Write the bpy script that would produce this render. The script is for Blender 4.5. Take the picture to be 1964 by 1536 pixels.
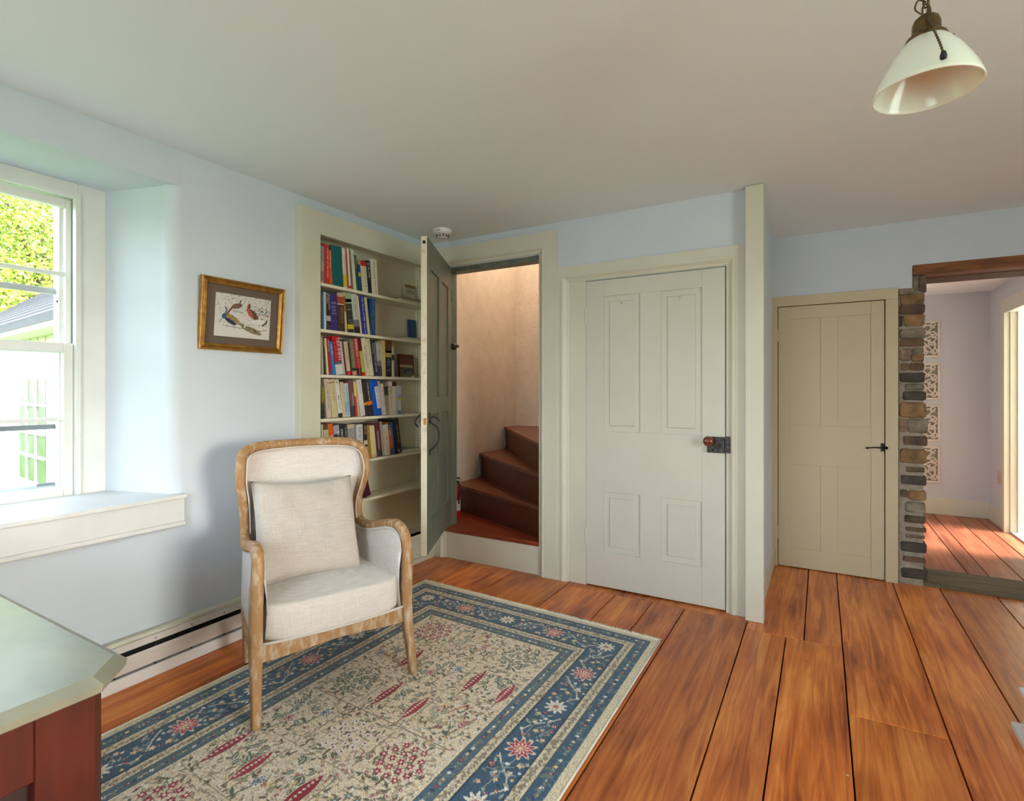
import bpy, bmesh, math, random
import numpy as np
from mathutils import Vector, Matrix, noise as mnoise
random.seed(7); rng = np.random.default_rng(7)
S = bpy.context.scene; COL = S.collection
for o in list(bpy.data.objects): bpy.data.objects.remove(o, do_unlink=True)
R_ = math.radians
def lin(c):
    c = np.array(c, float) / 255.0
    return np.where(c <= .04045, c / 12.92, ((c + .055) / 1.055) ** 2.4)
def rgb(*c):
    l = lin(c); return (float(l[0]), float(l[1]), float(l[2]), 1.0)

# ---------------------------------------------------------------- camera
FPX, CX0, HY, CAMH = 1020.0, 982.0, 748.0, 1.25
YAW = math.atan((1575 - CX0) / FPX)
cd = bpy.data.cameras.new('camera'); cam = bpy.data.objects.new('camera', cd); COL.objects.link(cam)
cd.sensor_fit = 'HORIZONTAL'; cd.sensor_width = 36.0; cd.lens = 36.0 * FPX / 1964.0
cd.shift_y = -(768.0 - HY) / 1964.0
cd.clip_start = .02; cd.clip_end = 200
cam.location = (0, 0, CAMH); cam.rotation_euler = (R_(90), 0, YAW)
S.camera = cam
# photograph pixel -> point on a real plane of the room (used only to read off measured sizes)
FW = np.array([-math.sin(YAW), math.cos(YAW), 0]); RT = np.array([math.cos(YAW), math.sin(YAW), 0]); UP = np.array([0, 0, 1.0])
C0 = np.array([0, 0, CAMH])
def ray(x, y): return FW + RT * (x - CX0) / FPX + UP * (HY - y) / FPX
def onX(x, y, X): d = ray(x, y); return C0 + d * (X / d[0])
def onY(x, y, Y): d = ray(x, y); return C0 + d * (Y / d[1])

# ---------------------------------------------------------------- sky, sun, daylight, exposure
W = bpy.data.worlds.new('world'); S.world = W; W.use_nodes = True
nt = W.node_tree; nt.nodes.clear()
wo = nt.nodes.new('ShaderNodeOutputWorld'); wb = nt.nodes.new('ShaderNodeBackground'); ws = nt.nodes.new('ShaderNodeTexSky')
ws.sky_type = 'NISHITA'; ws.sun_disc = False; ws.sun_elevation = R_(35); ws.sun_rotation = R_(90); ws.air_density = 1.0; ws.dust_density = 2.5; ws.ozone_density = 1.2
hz_ = nt.nodes.new('ShaderNodeHueSaturation'); hz_.inputs['Saturation'].default_value = .62      # hazy, whitish sky
nt.links.new(ws.outputs[0], hz_.inputs['Color']); nt.links.new(hz_.outputs[0], wb.inputs[0]); nt.links.new(wb.outputs[0], wo.inputs[0])
SKY_STRENGTH = 2.9
wb.inputs[1].default_value = SKY_STRENGTH
def light(name, kind, loc, energy, color=(1, 1, 1), aim=None, **kw):
    d = bpy.data.lights.new(name, kind); d.energy = energy; d.color = color
    for k, v in kw.items(): setattr(d, k, v)
    o = bpy.data.objects.new(name, d); COL.objects.link(o); o.location = loc
    if aim is not None: o.rotation_euler = (Vector(aim) - Vector(loc)).to_track_quat('-Z', 'Y').to_euler()
    return o
light('sun', 'SUN', (6, 5.80, 3.48), 3.0, (1.0, .93, .82), aim=(1.0, 5.75, .0), angle=R_(3.0))
# daylight arriving through the windows of the room behind and beside the photographer
light('daylight_right_window', 'AREA', (2.38, .60, 1.32), 33, (.87, .98, 1.0), aim=(0, .60, 1.28), shape='RECTANGLE', size=1.0, size_y=1.25)
light('daylight_rear_window', 'AREA', (-.80, -1.47, 1.4), 22, (.87, .99, 1.0), aim=(-.80, 2, 1.35), shape='RECTANGLE', size=1.15, size_y=1.3)
light('daylight_left_window', 'AREA', (-3.02, .66, 1.46), 1, aim=(0, .66, 1.46), shape='RECTANGLE', size=1.0, size_y=1.42).data.cycles.is_portal = True
light('stair_lamp', 'POINT', (-2.2, 4.2, 2.95), 25, (1.0, .80, .60), shadow_soft_size=.08)
light('added_room_fill', 'AREA', (2.97, 5.78, 1.45), 95, (1.0, .96, .92), aim=(0, 5.78, 1.2), shape='RECTANGLE', size=.85, size_y=1.1)  # area light added in the made-up room's opening to brighten the hall
VS = S.view_settings
VS.view_transform = 'Standard'; VS.look = 'None'; VS.gamma = 1.0; VS.use_curve_mapping = False
VS.exposure = -0.10
S.cycles.use_adaptive_sampling = True; S.cycles.adaptive_threshold = .035; S.cycles.adaptive_min_samples = 16
S.cycles.max_bounces = 8; S.cycles.diffuse_bounces = 5; S.cycles.glossy_bounces = 3; S.cycles.transmission_bounces = 6
S.cycles.caustics_reflective = False; S.cycles.caustics_refractive = False; S.cycles.sample_clamp_indirect = 6.0

# ---------------------------------------------------------------- materials
MATS = {}
def N(nt, t, **kw):
    n = nt.nodes.new(t)
    for k, v in kw.items(): setattr(n, k, v)
    return n
def pmat(name, col, rough=.55, metal=0.0, var=None, bump=None, spec=.5, coat=0.0, trans=0.0, stretch=(1, 1, 1), sheen=0.0, sss=0.0):
    """principled material; var=(noise scale, second colour, low, high), bump=(scale, strength)"""
    if name in MATS: return MATS[name]
    m = bpy.data.materials.new(name); m.use_nodes = True; t = m.node_tree; b = t.nodes['Principled BSDF']
    b.inputs['Base Color'].default_value = col; b.inputs['Roughness'].default_value = rough; b.inputs['Metallic'].default_value = metal
    b.inputs['Specular IOR Level'].default_value = spec; b.inputs['Coat Weight'].default_value = coat
    b.inputs['Transmission Weight'].default_value = trans; b.inputs['Sheen Weight'].default_value = sheen
    if sss: b.inputs['Subsurface Weight'].default_value = sss; b.inputs['Subsurface Scale'].default_value = .02
    tc = mp = None
    if var or bump:
        tc = N(t, 'ShaderNodeTexCoord'); mp = N(t, 'ShaderNodeMapping'); mp.inputs['Scale'].default_value = stretch
        t.links.new(tc.outputs['Object'], mp.inputs['Vector'])
    if var:
        sc, c2, lo, hi = var
        n = N(t, 'ShaderNodeTexNoise'); n.inputs['Scale'].default_value = sc; n.inputs['Detail'].default_value = 3; n.inputs['Roughness'].default_value = .6
        t.links.new(mp.outputs[0], n.inputs['Vector'])
        r = N(t, 'ShaderNodeValToRGB'); r.color_ramp.elements[0].position = lo; r.color_ramp.elements[1].position = hi
        r.color_ramp.elements[0].color = col; r.color_ramp.elements[1].color = c2
        t.links.new(n.outputs['Fac'], r.inputs['Fac']); t.links.new(r.outputs['Color'], b.inputs['Base Color'])
    if bump:
        n2 = N(t, 'ShaderNodeTexNoise'); n2.inputs['Scale'].default_value = bump[0]; n2.inputs['Detail'].default_value = 2
        t.links.new(mp.outputs[0], n2.inputs['Vector'])
        bp = N(t, 'ShaderNodeBump'); bp.inputs['Strength'].default_value = bump[1]; bp.inputs['Distance'].default_value = .01
        t.links.new(n2.outputs['Fac'], bp.inputs['Height']); t.links.new(bp.outputs[0], b.inputs['Normal'])
    MATS[name] = m; return m
def attr_mat(name, rough=.9, bump=None, sheen=0.0, spec=.3):
    m = bpy.data.materials.new(name); m.use_nodes = True; t = m.node_tree; b = t.nodes['Principled BSDF']
    a = N(t, 'ShaderNodeAttribute', attribute_name='Col'); t.links.new(a.outputs['Color'], b.inputs['Base Color'])
    b.inputs['Roughness'].default_value = rough; b.inputs['Sheen Weight'].default_value = sheen; b.inputs['Specular IOR Level'].default_value = spec
    return m
def plain(c, rough=.5, spec=.4):
    k = 'ink_%d_%d_%d_%d' % (c[0], c[1], c[2], int(rough * 100))
    return pmat(k, rgb(*c), rough, spec=spec)
def wood_floor(name, dark, mid, light_, rough=.3):
    m = bpy.data.materials.new(name); m.use_nodes = True; t = m.node_tree; b = t.nodes['Principled BSDF']; L = t.links.new
    g = N(t, 'ShaderNodeNewGeometry'); oi = N(t, 'ShaderNodeObjectInfo')
    cmb = N(t, 'ShaderNodeCombineXYZ'); mul = N(t, 'ShaderNodeMath', operation='MULTIPLY'); mul.inputs[1].default_value = 37.0
    L(oi.outputs['Random'], mul.inputs[0]); L(mul.outputs[0], cmb.inputs[0]); L(mul.outputs[0], cmb.inputs[1]); L(mul.outputs[0], cmb.inputs[2])
    add = N(t, 'ShaderNodeVectorMath', operation='ADD'); L(g.outputs['Position'], add.inputs[0]); L(cmb.outputs[0], add.inputs[1])
    mp = N(t, 'ShaderNodeMapping'); mp.inputs['Scale'].default_value = (15, .8, 1); L(add.outputs[0], mp.inputs[0])
    n1 = N(t, 'ShaderNodeTexNoise'); n1.inputs['Scale'].default_value = 2.1; n1.inputs['Detail'].default_value = 5; n1.inputs['Roughness'].default_value = .62; n1.inputs['Distortion'].default_value = 1.1
    L(mp.outputs[0], n1.inputs['Vector'])
    mp2 = N(t, 'ShaderNodeMapping'); mp2.inputs['Scale'].default_value = (2.6, .9, 1); L(add.outputs[0], mp2.inputs[0])
    n2 = N(t, 'ShaderNodeTexNoise'); n2.inputs['Scale'].default_value = 1.7; n2.inputs['Detail'].default_value = 3; L(mp2.outputs[0], n2.inputs['Vector'])
    mx = N(t, 'ShaderNodeMath', operation='MULTIPLY_ADD'); mx.inputs[1].default_value = .55
    L(n1.outputs['Fac'], mx.inputs[0])
    m5 = N(t, 'ShaderNodeMath', operation='MULTIPLY'); m5.inputs[1].default_value = .45; L(n2.outputs['Fac'], m5.inputs[0]); L(m5.outputs[0], mx.inputs[2])
    r = N(t, 'ShaderNodeValToRGB'); e = r.color_ramp.elements; e[0].position = .36; e[0].color = dark; e[1].position = .64; e[1].color = light_
    em = e.new(.49); em.color = mid
    L(mx.outputs[0], r.inputs['Fac'])
    # knots
    mp3 = N(t, 'ShaderNodeMapping'); mp3.inputs['Scale'].default_value = (4.2, 1.9, 1); L(add.outputs[0], mp3.inputs[0])
    v = N(t, 'ShaderNodeTexVoronoi'); v.inputs['Scale'].default_value = 1.0; v.inputs['Randomness'].default_value = 1.0; L(mp3.outputs[0], v.inputs['Vector'])
    kr = N(t, 'ShaderNodeValToRGB'); kr.color_ramp.interpolation = 'EASE'; kr.color_ramp.elements[0].position = .025; kr.color_ramp.elements[0].color = (.16, .11, .09, 1); kr.color_ramp.elements[1].position = .30; kr.color_ramp.elements[1].color = (1, 1, 1, 1); ke = kr.color_ramp.elements.new(.07); ke.color = (.72, .66, .6, 1)
    L(v.outputs['Distance'], kr.inputs['Fac'])
    mk = N(t, 'ShaderNodeMix', data_type='RGBA', blend_type='MULTIPLY'); mk.inputs[0].default_value = 1.0
    L(r.outputs['Color'], mk.inputs[6]); L(kr.outputs['Color'], mk.inputs[7])
    # board to board tone
    hs = N(t, 'ShaderNodeHueSaturation'); mr = N(t, 'ShaderNodeMapRange'); mr.inputs[3].default_value = .78; mr.inputs[4].default_value = 1.18
    L(oi.outputs['Random'], mr.inputs[0]); L(mr.outputs[0], hs.inputs['Value']); L(mk.outputs[2], hs.inputs['Color'])
    # chips of pale filler and wear marks
    v2 = N(t, 'ShaderNodeTexVoronoi'); v2.inputs['Scale'].default_value = 7.0; L(add.outputs[0], v2.inputs['Vector'])
    cr = N(t, 'ShaderNodeValToRGB'); cr.color_ramp.interpolation = 'CONSTANT'; cr.color_ramp.elements[0].color = (1, 1, 1, 1); cr.color_ramp.elements[1].position = .035; cr.color_ramp.elements[1].color = (0, 0, 0, 1)
    L(v2.outputs['Distance'], cr.inputs['Fac'])
    sp = N(t, 'ShaderNodeSeparateColor'); L(v2.outputs['Color'], sp.inputs[0])
    gt = N(t, 'ShaderNodeMath', operation='GREATER_THAN'); gt.inputs[1].default_value = .8; L(sp.outputs[0], gt.inputs[0])
    fm = N(t, 'ShaderNodeMath', operation='MULTIPLY'); L(gt.outputs[0], fm.inputs[0]); L(cr.outputs['Color'], fm.inputs[1])
    mw = N(t, 'ShaderNodeMix', data_type='RGBA'); L(fm.outputs[0], mw.inputs[0]); L(hs.outputs['Color'], mw.inputs[6]); mw.inputs[7].default_value = rgb(215, 190, 150)
    L(mw.outputs[2], b.inputs['Base Color'])
    rr = N(t, 'ShaderNodeMapRange'); rr.inputs[3].default_value = rough - .08; rr.inputs[4].default_value = rough + .14; L(n2.outputs['Fac'], rr.inputs[0]); L(rr.outputs[0], b.inputs['Roughness'])
    bp = N(t, 'ShaderNodeBump'); bp.inputs['Strength'].default_value = .12; bp.inputs['Distance'].default_value = .004; L(n1.outputs['Fac'], bp.inputs['Height']); L(bp.outputs[0], b.inputs['Normal'])
    b.inputs['Specular IOR Level'].default_value = .45
    MATS[name] = m; return m

PLASTER = pmat('plaster_blue', rgb(212, 220, 227), .75, var=(1.7, rgb(206, 214, 222), .35, .75), bump=(26, .10), spec=.3)
PLASTER_HALL = pmat('plaster_hall', rgb(206, 208, 212), .75, spec=.3)
CEIL = pmat('ceiling_paint', rgb(238, 245, 247), .85, spec=.2)
STAIRWALL = pmat('stair_plaster', rgb(222, 212, 200), .8, var=(9, rgb(210, 198, 184), .3, .75), bump=(40, .35), spec=.2)
CREAM = pmat('cream_trim', rgb(217, 215, 196), .42, var=(3, rgb(209, 206, 186), .3, .8))
CREAM_D = pmat('cream_door', rgb(204, 190, 156), .45)
WHITE_D = pmat('white_door', rgb(212, 210, 196), .42, var=(2.5, rgb(205, 203, 189), .3, .8))
WINWHITE = pmat('window_white', rgb(228, 228, 222), .4, var=(5, rgb(216, 217, 212), .35, .8))
SHELF = pmat('shelf_paint', rgb(230, 223, 200), .5)
GREEN = pmat('green_door_paint', rgb(118, 124, 106), .5, var=(5, rgb(88, 104, 100), .32, .7), bump=(30, .15), stretch=(6, 6, .8))
EDGE = pmat('door_edge_cream', rgb(224, 214, 188), .55, var=(22, rgb(196, 178, 150), .55, .75), bump=(40, .2))
IRON = pmat('black_iron', rgb(34, 32, 32), .5, metal=.3, bump=(80, .2))
IRON2 = pmat('dark_grey_iron', rgb(74, 72, 72), .45, metal=.6, var=(60, rgb(40, 38, 38), .4, .6))
KNOB = pmat('brown_ceramic', rgb(110, 42, 24), .14, spec=.7, coat=.6)
DARK = pmat('shadow_gap', rgb(26, 20, 16), .9)
STONE_MORTAR = pmat('mortar', rgb(172, 162, 144), .95, var=(24, rgb(138, 128, 112), .3, .75), bump=(60, .7))
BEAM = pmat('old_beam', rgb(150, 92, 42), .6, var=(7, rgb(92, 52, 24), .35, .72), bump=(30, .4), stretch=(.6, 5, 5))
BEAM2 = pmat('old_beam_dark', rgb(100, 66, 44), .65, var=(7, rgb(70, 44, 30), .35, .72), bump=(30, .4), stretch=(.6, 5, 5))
THRESH = pmat('worn_threshold', rgb(112, 100, 74), .7, var=(8, rgb(84, 74, 54), .35, .7), bump=(40, .3), stretch=(.5, 4, 4))
FLOORW = wood_floor('pine_floor', rgb(136, 60, 22), rgb(200, 106, 44), rgb(236, 150, 72), .26)
FLOORH = wood_floor('pine_floor_hall', rgb(116, 62, 42), rgb(150, 88, 62), rgb(176, 112, 82), .42)
STEPW = pmat('stair_wood', rgb(96, 46, 30), .42, var=(5, rgb(68, 32, 22), .3, .7), bump=(30, .15), stretch=(1, 6, 6))
TREADW = pmat('worn_tread', rgb(108, 56, 36), .4, var=(11, rgb(138, 88, 60), .5, .78), bump=(30, .15))
STEP0 = pmat('landing_wood', rgb(152, 66, 32), .32, var=(6, rgb(112, 46, 24), .3, .7), stretch=(1, 5, 5))

# ---------------------------------------------------------------- mesh building
class MB:
    def __init__(s): s.v = []; s.f = []; s.sm = False
    def add(s, vs, fs):
        k = len(s.v); s.v += [tuple(map(float, p)) for p in vs]; s.f += [tuple(i + k for i in q) for q in fs]; return s
    def box(s, x0, x1, y0, y1, z0, z1):
        return s.add([(x0, y0, z0), (x1, y0, z0), (x1, y1, z0), (x0, y1, z0), (x0, y0, z1), (x1, y0, z1), (x1, y1, z1), (x0, y1, z1)],
                     [(0, 3, 2, 1), (4, 5, 6, 7), (0, 1, 5, 4), (1, 2, 6, 5), (2, 3, 7, 6), (3, 0, 4, 7)])
    def prism(s, poly, axis, a, b):
        """polygon in the two other axes, extruded along axis from a to b"""
        def P(p, t): return (t, p[0], p[1]) if axis == 'x' else (p[0], t, p[1]) if axis == 'y' else (p[0], p[1], t)
        n = len(poly)
        return s.add([P(p, a) for p in poly] + [P(p, b) for p in poly],
                     [tuple(range(n))[::-1], tuple(range(n, 2 * n))] + [(i, (i + 1) % n, n + (i + 1) % n, n + i) for i in range(n)])
    def lathe(s, prof, c=(0, 0, 0), n=24, axis='z', close=False):
        vs = []
        for r, h in prof:
            for i in range(n):
                a = 2 * math.pi * i / n; p = (r * math.cos(a), r * math.sin(a), h)
                if axis == 'x': p = (p[2], p[0], p[1])
                if axis == 'y': p = (p[0], p[2], p[1])
                vs.append((p[0] + c[0], p[1] + c[1], p[2] + c[2]))
        fs = []; m = len(prof)
        for j in range(m - 1 + (1 if close else 0)):
            k = (j + 1) % m
            for i in range(n): fs.append((j * n + i, j * n + (i + 1) % n, k * n + (i + 1) % n, k * n + i))
        if not close:
            if prof[0][0] > 1e-6: fs.append(tuple(range(n))[::-1])
            if prof[-1][0] > 1e-6: fs.append(tuple(range((m - 1) * n, m * n)))
        return s.add(vs, fs)
    def tube(s, path, rad, n=8, sec=None, closed=False, up=(0, 0, 1)):
        """tube along path; rad a number or a list; sec an optional closed section [(a,b)] scaled by rad"""
        P = [Vector(p) for p in path]; m = len(P); sec = sec or [(math.cos(2 * math.pi * i / n), math.sin(2 * math.pi * i / n)) for i in range(n)]
        n = len(sec); rad = rad if isinstance(rad, (list, tuple)) else [rad] * m
        T = []
        for i in range(m):
            a = P[(i - 1) % m] if closed or i > 0 else P[i]; b = P[(i + 1) % m] if closed or i < m - 1 else P[i]
            T.append((b - a).normalized())
        nrm = Vector(up) - T[0] * Vector(up).dot(T[0])
        if nrm.length < 1e-4: nrm = T[0].orthogonal()
        nrm.normalize(); vs = []
        for i in range(m):
            if i: nrm = (T[i - 1].rotation_difference(T[i]) @ nrm).normalized()
            bn = T[i].cross(nrm)
            for a, b in sec: vs.append(P[i] + nrm * (a * rad[i]) + bn * (b * rad[i]))
        fs = []
        for i in range(m if closed else m - 1):
            k = (i + 1) % m
            for j in range(n): fs.append((i * n + j, i * n + (j + 1) % n, k * n + (j + 1) % n, k * n + j))
        if not closed: fs += [tuple(range(n))[::-1], tuple(range((m - 1) * n, m * n))]
        return s.add(vs, fs)
    def grid(s, pts):
        """pts[r][c] -> quads"""
        r, c = len(pts), len(pts[0])
        return s.add([p for row in pts for p in row], [(i * c + j, i * c + j + 1, (i + 1) * c + j + 1, (i + 1) * c + j) for i in range(r - 1) for j in range(c - 1)])
    def build(s, name, mat, parent=None, bevel=0, seg=2, smooth=False, weld=False, subsurf=0, fixn=True):
        me = bpy.data.meshes.new(name); me.from_pydata(s.v, [], s.f)
        if bevel or weld or fixn:
            bm = bmesh.new(); bm.from_mesh(me)
            if weld: bmesh.ops.remove_doubles(bm, verts=bm.verts, dist=1e-5)
            if bevel: bmesh.ops.bevel(bm, geom=bm.edges[:], offset=bevel, segments=seg, profile=.5, affect='EDGES', clamp_overlap=True)
            bmesh.ops.recalc_face_normals(bm, faces=bm.faces)
            bm.to_mesh(me); bm.free()
        if smooth:
            me.polygons.foreach_set('use_smooth', [True] * len(me.polygons))
        me.materials.append(mat); return link(name, me, parent, subsurf)
def link(name, me, parent=None, subsurf=0):
    o = bpy.data.objects.new(name, me); COL.objects.link(o); attach(o, parent)
    if subsurf:
        md = o.modifiers.new('subdivision', 'SUBSURF'); md.levels = subsurf; md.render_levels = subsurf
    return o
def attach(o, parent):
    if parent is not None:
        o.parent = parent
        if parent.get('_w'): o.matrix_parent_inverse = Matrix.Translation(parent.location).inverted()
def tag(o, label, cat, group=None, kind=None):
    o['label'] = label; o['category'] = cat
    if group: o['group'] = group
    if kind: o['kind'] = kind
    return o
def thing(name, label, cat, loc=(0, 0, 0), rot=(0, 0, 0), world=False, group=None, kind=None):
    """an Empty at the thing's base; world=True: its parts are given in room coordinates"""
    o = bpy.data.objects.new(name, None); COL.objects.link(o); o.location = loc; o.rotation_euler = rot; o.empty_display_size = .05
    if world: o['_w'] = 1
    return tag(o, label, cat, group, kind)
def struct(name, label, cat, loc=(0, 0, 0)): return thing(name, label, cat, loc, world=True, kind='structure')
def bx(name, mat, parent, x0, x1, y0, y1, z0, z1, bevel=0, seg=2): return MB().box(x0, x1, y0, y1, z0, z1).build(name, mat, parent, bevel, seg)
def smooth_by_angle(o, deg=35):
    me = o.data; me.polygons.foreach_set('use_smooth', [True] * len(me.polygons))
    bm = bmesh.new(); bm.from_mesh(me)
    for e in bm.edges: e.smooth = not (len(e.link_faces) == 2 and e.calc_face_angle(0) > R_(deg))
    bm.to_mesh(me); bm.free(); return o
def catmull(pts, n=8, closed=False):
    P = [Vector(p) for p in pts]; m = len(P); out = []
    for i in range(m if closed else m - 1):
        if closed: a, b, c, d = P[(i - 1) % m], P[i], P[(i + 1) % m], P[(i + 2) % m]
        else: a, b, c, d = P[max(i - 1, 0)], P[i], P[i + 1], P[min(i + 2, m - 1)]
        for k in range(n):
            t = k / n
            out.append(.5 * ((2 * b) + (c - a) * t + (2 * a - 5 * b + 4 * c - d) * t * t + (3 * b - a - 3 * c + d) * t ** 3))
    if not closed: out.append(P[-1])
    return out
# ================================================================ the setting
WXL, YB, YA, ZC = -2.57, 3.2, 4.24, 2.36
# ---- floor: dark sub-floor with boards laid on it
fl = struct('floor', 'wide glossy orange-brown pine plank floor of the main room', 'floor')
bx('subfloor', DARK, fl, -3.05, 2.5, -1.6, 4.26, -.06, -.022)
GAPS = [-2.62, -2.16, -1.83, -1.415, -1.087, -.861, -.675, -.345, -.154, .09, .40, .645, .918, 1.22, 1.5, 1.83, 2.12, 2.45]
def board(x0, x1, y0, y1, mat=FLOORW, parent=None, z=0.0, g=.0028):
    o = MB().box(x0 + g, x1 - g, y0 + .0015, y1 - .0015, z - .022, z + random.uniform(-.0006, .0006)).build('floor_board', mat, parent or fl, .0018, 1)
    return o
for i in range(len(GAPS) - 1):
    a, b = GAPS[i], GAPS[i + 1]
    if b <= -.34:                                   # boards that stop at the saddle strip along the back wall
        ends = [-1.55, (-.2, .9, .35, -.6, .62, .15, -.9)[i % 7], 3.126 if a > -1.5 else 3.2]
    elif abs(a + .345) < .01: ends = [-1.55, .5, 3.03]
    elif abs(a + .154) < .01: ends = [-1.55, -.1, 3.03]
    elif abs(a - .09) < .01: ends = [-1.55, 2.43, 4.26]
    else: ends = [-1.55, (1.1, .2, 1.35)[i % 3], 4.26]
    for y0, y1 in zip(ends, ends[1:]): board(a, b, y0, y1)
board(-1.415, -.34, 3.128, 3.26)
board(-.345, -.075, 3.03, 4.26); board(-.075, .09, 3.03, 4.26)
# ---- ceiling
ce = MB(); ce.prism([(-1.6, ZC), (3.13, ZC), (4.3, 2.333), (4.3, 2.52), (-1.6, 2.52)], 'x', -.34, 2.5).box(-3.1, -.34, -1.6, 3.31, ZC, 2.52)
tag(ce.build('ceiling', CEIL), 'flat off-white plaster ceiling of the main room', 'ceiling', kind='structure')
# ---- left wall (deep splayed window reveal, recess for the bookcase)
wl = MB()
WY0, WY1, SZ, HZ = -.01, 1.33, .742, 2.195
def arc(cx, cy, r, a0, a1, n=6): return [(cx + r * math.cos(R_(a0 + (a1 - a0) * i / n)), cy + r * math.sin(R_(a0 + (a1 - a0) * i / n))) for i in range(n + 1)]
wl.box(-3.06, WXL, -1.6, -.2, 0, ZC + .02)
pier_r = [(-3.06, 1.215), (-2.95, 1.217)] + arc(-2.63, 1.372, .06, 255, 360, 8) + [(WXL, 2.06), (-3.06, 2.06)]
pier_l = [(-3.06, .105), (-3.06, -.2), (WXL, -.2)] + arc(-2.63, -.052, .06, 0, 105, 8) + [(-2.95, .103)]
wl.prism(pier_r, 'z', 0, ZC + .02).prism(pier_l, 'z', 0, ZC + .02)
wl.box(-3.06, WXL, -.052, 1.372, 0, SZ).box(-3.06, WXL, -.052, 1.372, HZ, ZC + .02)
wl.box(-3.06, -2.70, 2.06, 3.199, 0, ZC + .02).box(-2.70, WXL, 2.06, 3.199, 2.24, ZC + .02).box(-2.70, WXL, 2.06, 3.199, 0, .14).box(-2.70, WXL, 3.165, 3.199, .14, 2.24)
o = tag(wl.build('wall_left', PLASTER), 'pale blue plaster wall with a deep rounded window reveal', 'wall', kind='structure'); smooth_by_angle(o, 25)
# ---- back wall with stair opening and closet door opening
wbk = MB()
SX0, SX1, SZ0, SZ1 = -2.43, -1.644, .225, 2.165
DX0, DX1, DZ1 = -1.306, -.468, 1.945
wbk.box(-3.06, SX0, YB, 3.32, 0, ZC).box(SX0, SX1, YB, 3.32, SZ1, ZC).box(SX1, DX0 - .004, YB, 3.32, 0, ZC)
wbk.box(DX0 - .004, DX1 + .004, YB, 3.32, DZ1 + .004, ZC).box(DX1 + .004, -.30, YB, 3.32, 0, ZC)
tag(wbk.build('wall_back', PLASTER), 'pale blue wall above the two cased doorways', 'wall', kind='structure')
wp = MB().box(-.42, -.302, 3.32, 4.3, 0, 2.4).box(-1.5, -.42, 3.9, 4.0, 0, 2.4).box(-1.5, -.42, 3.3, 4.0, 2.37, 2.5)
tag(wp.build('wall_closet', PLASTER), 'narrow closet side wall turning the corner behind the cream corner board', 'wall', kind='structure')
# ---- alcove wall with the beamed stone opening
OX0, OX1, OZ = .575, 1.55, 1.983
wa = MB().box(-.42, .505, YA, 4.62, 1.905, 2.4).box(.505, 2.5, YA, 4.62, 2.04, 2.4).box(OX1, 2.5, YA, 4.62, 0, 2.04).box(-.42, -.34, YA, 4.62, 0, 1.905).box(-.34, .43, YA + .06, 4.62, 0, 1.905)
tag(wa.build('wall_alcove', PLASTER), 'pale blue wall over the small cream door and beamed opening', 'wall', kind='structure')
# ---- walls outside the picture, with the windows that light the room
wr = MB().box(2.4, 2.55, -1.6, .08, 0, 2.4).box(2.4, 2.55, 1.12, 4.62, 0, 2.4).box(2.4, 2.55, .08, 1.12, 0, .68).box(2.4, 2.55, .08, 1.12, 1.97, 2.4)
tag(wr.build('wall_right', PLASTER), 'pale blue wall with window on the unseen right side', 'wall', kind='structure')
wq = MB().box(-3.06, -1.4, -1.62, -1.5, 0, 2.4).box(-.2, 2.55, -1.62, -1.5, 0, 2.4).box(-1.4, -.2, -1.62, -1.5, 0, .72).box(-1.4, -.2, -1.62, -1.5, 2.07, 2.4)
tag(wq.build('wall_rear', PLASTER), 'pale blue wall with window behind the photographer', 'wall', kind='structure')
# ---- hall beyond the opening
hf = struct('floor_hall', 'pinkish worn plank floor of the hall beyond the stone opening', 'floor')
bx('subfloor', DARK, hf, -1.1, 1.7, 4.28, 6.9, -.06, -.022)
HG = [-.9, -.55, -.2, .2, .55, .865, .975, 1.15, 1.31, 1.46]
for a, b in zip(HG, HG[1:]): board(a, b, 4.30, 6.84, FLOORH, hf)
hw = MB().box(-1.1, 1.6, 6.8, 6.95, 0, 2.3)
tag(hw.build('wall_hall_far', PLASTER_HALL), 'lavender grey end wall of the hall behind the carved panels', 'wall', kind='structure')
hr = MB().box(1.42, 1.56, 4.62, 5.34, 0, 2.3).box(1.42, 1.56, 6.22, 6.95, 0, 2.3).box(1.42, 1.56, 5.34, 6.22, 1.93, 2.3)
tag(hr.build('wall_hall_right', PLASTER_HALL), 'hall side wall holding the bright doorway', 'wall', kind='structure')
tag(MB().box(-1.1, -.95, 4.62, 6.95, 0, 2.3).build('wall_hall_left', PLASTER_HALL), 'unseen left side wall of the hall', 'wall', kind='structure')
tag(MB().box(-1.1, 1.6, 4.60, 6.95, 2.212, 2.34).build('ceiling_hall', CEIL), 'pinkish white ceiling of the hall beyond the beam', 'ceiling', kind='structure')
tag(MB().box(2.55, 5.4, -.9, 2.1, 2.06, 2.16).box(5.25, 5.37, -.85, -.73, -1.2, 2.06).box(5.25, 5.37, 1.93, 2.05, -1.2, 2.06).build('ceiling_sunshade', CREAM), 'cream porch roof on two posts added to keep sun out of the right window', 'sunshade', kind='structure')  # unseen roof, added only to block sun from the right window
sr_ = MB().box(3.0, 3.1, 4.9, 5.33, 0, 2.3).box(3.0, 3.1, 6.24, 6.7, 0, 2.3).box(3.0, 3.1, 5.33, 6.24, 0, .88).box(3.0, 3.1, 5.33, 6.24, 2.02, 2.3).box(1.56, 3.1, 4.9, 5.0, 0, 2.3).box(1.56, 3.1, 6.6, 6.7, 0, 2.3).box(1.56, 3.1, 4.9, 6.7, 2.2, 2.32)  # unseen room added to cut sky light in the hall, opening passes the sun strip
tag(sr_.build('wall_added_room', CREAM), 'cream walls of an added room limiting light through the bright hall doorway', 'wall', kind='structure')
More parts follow.
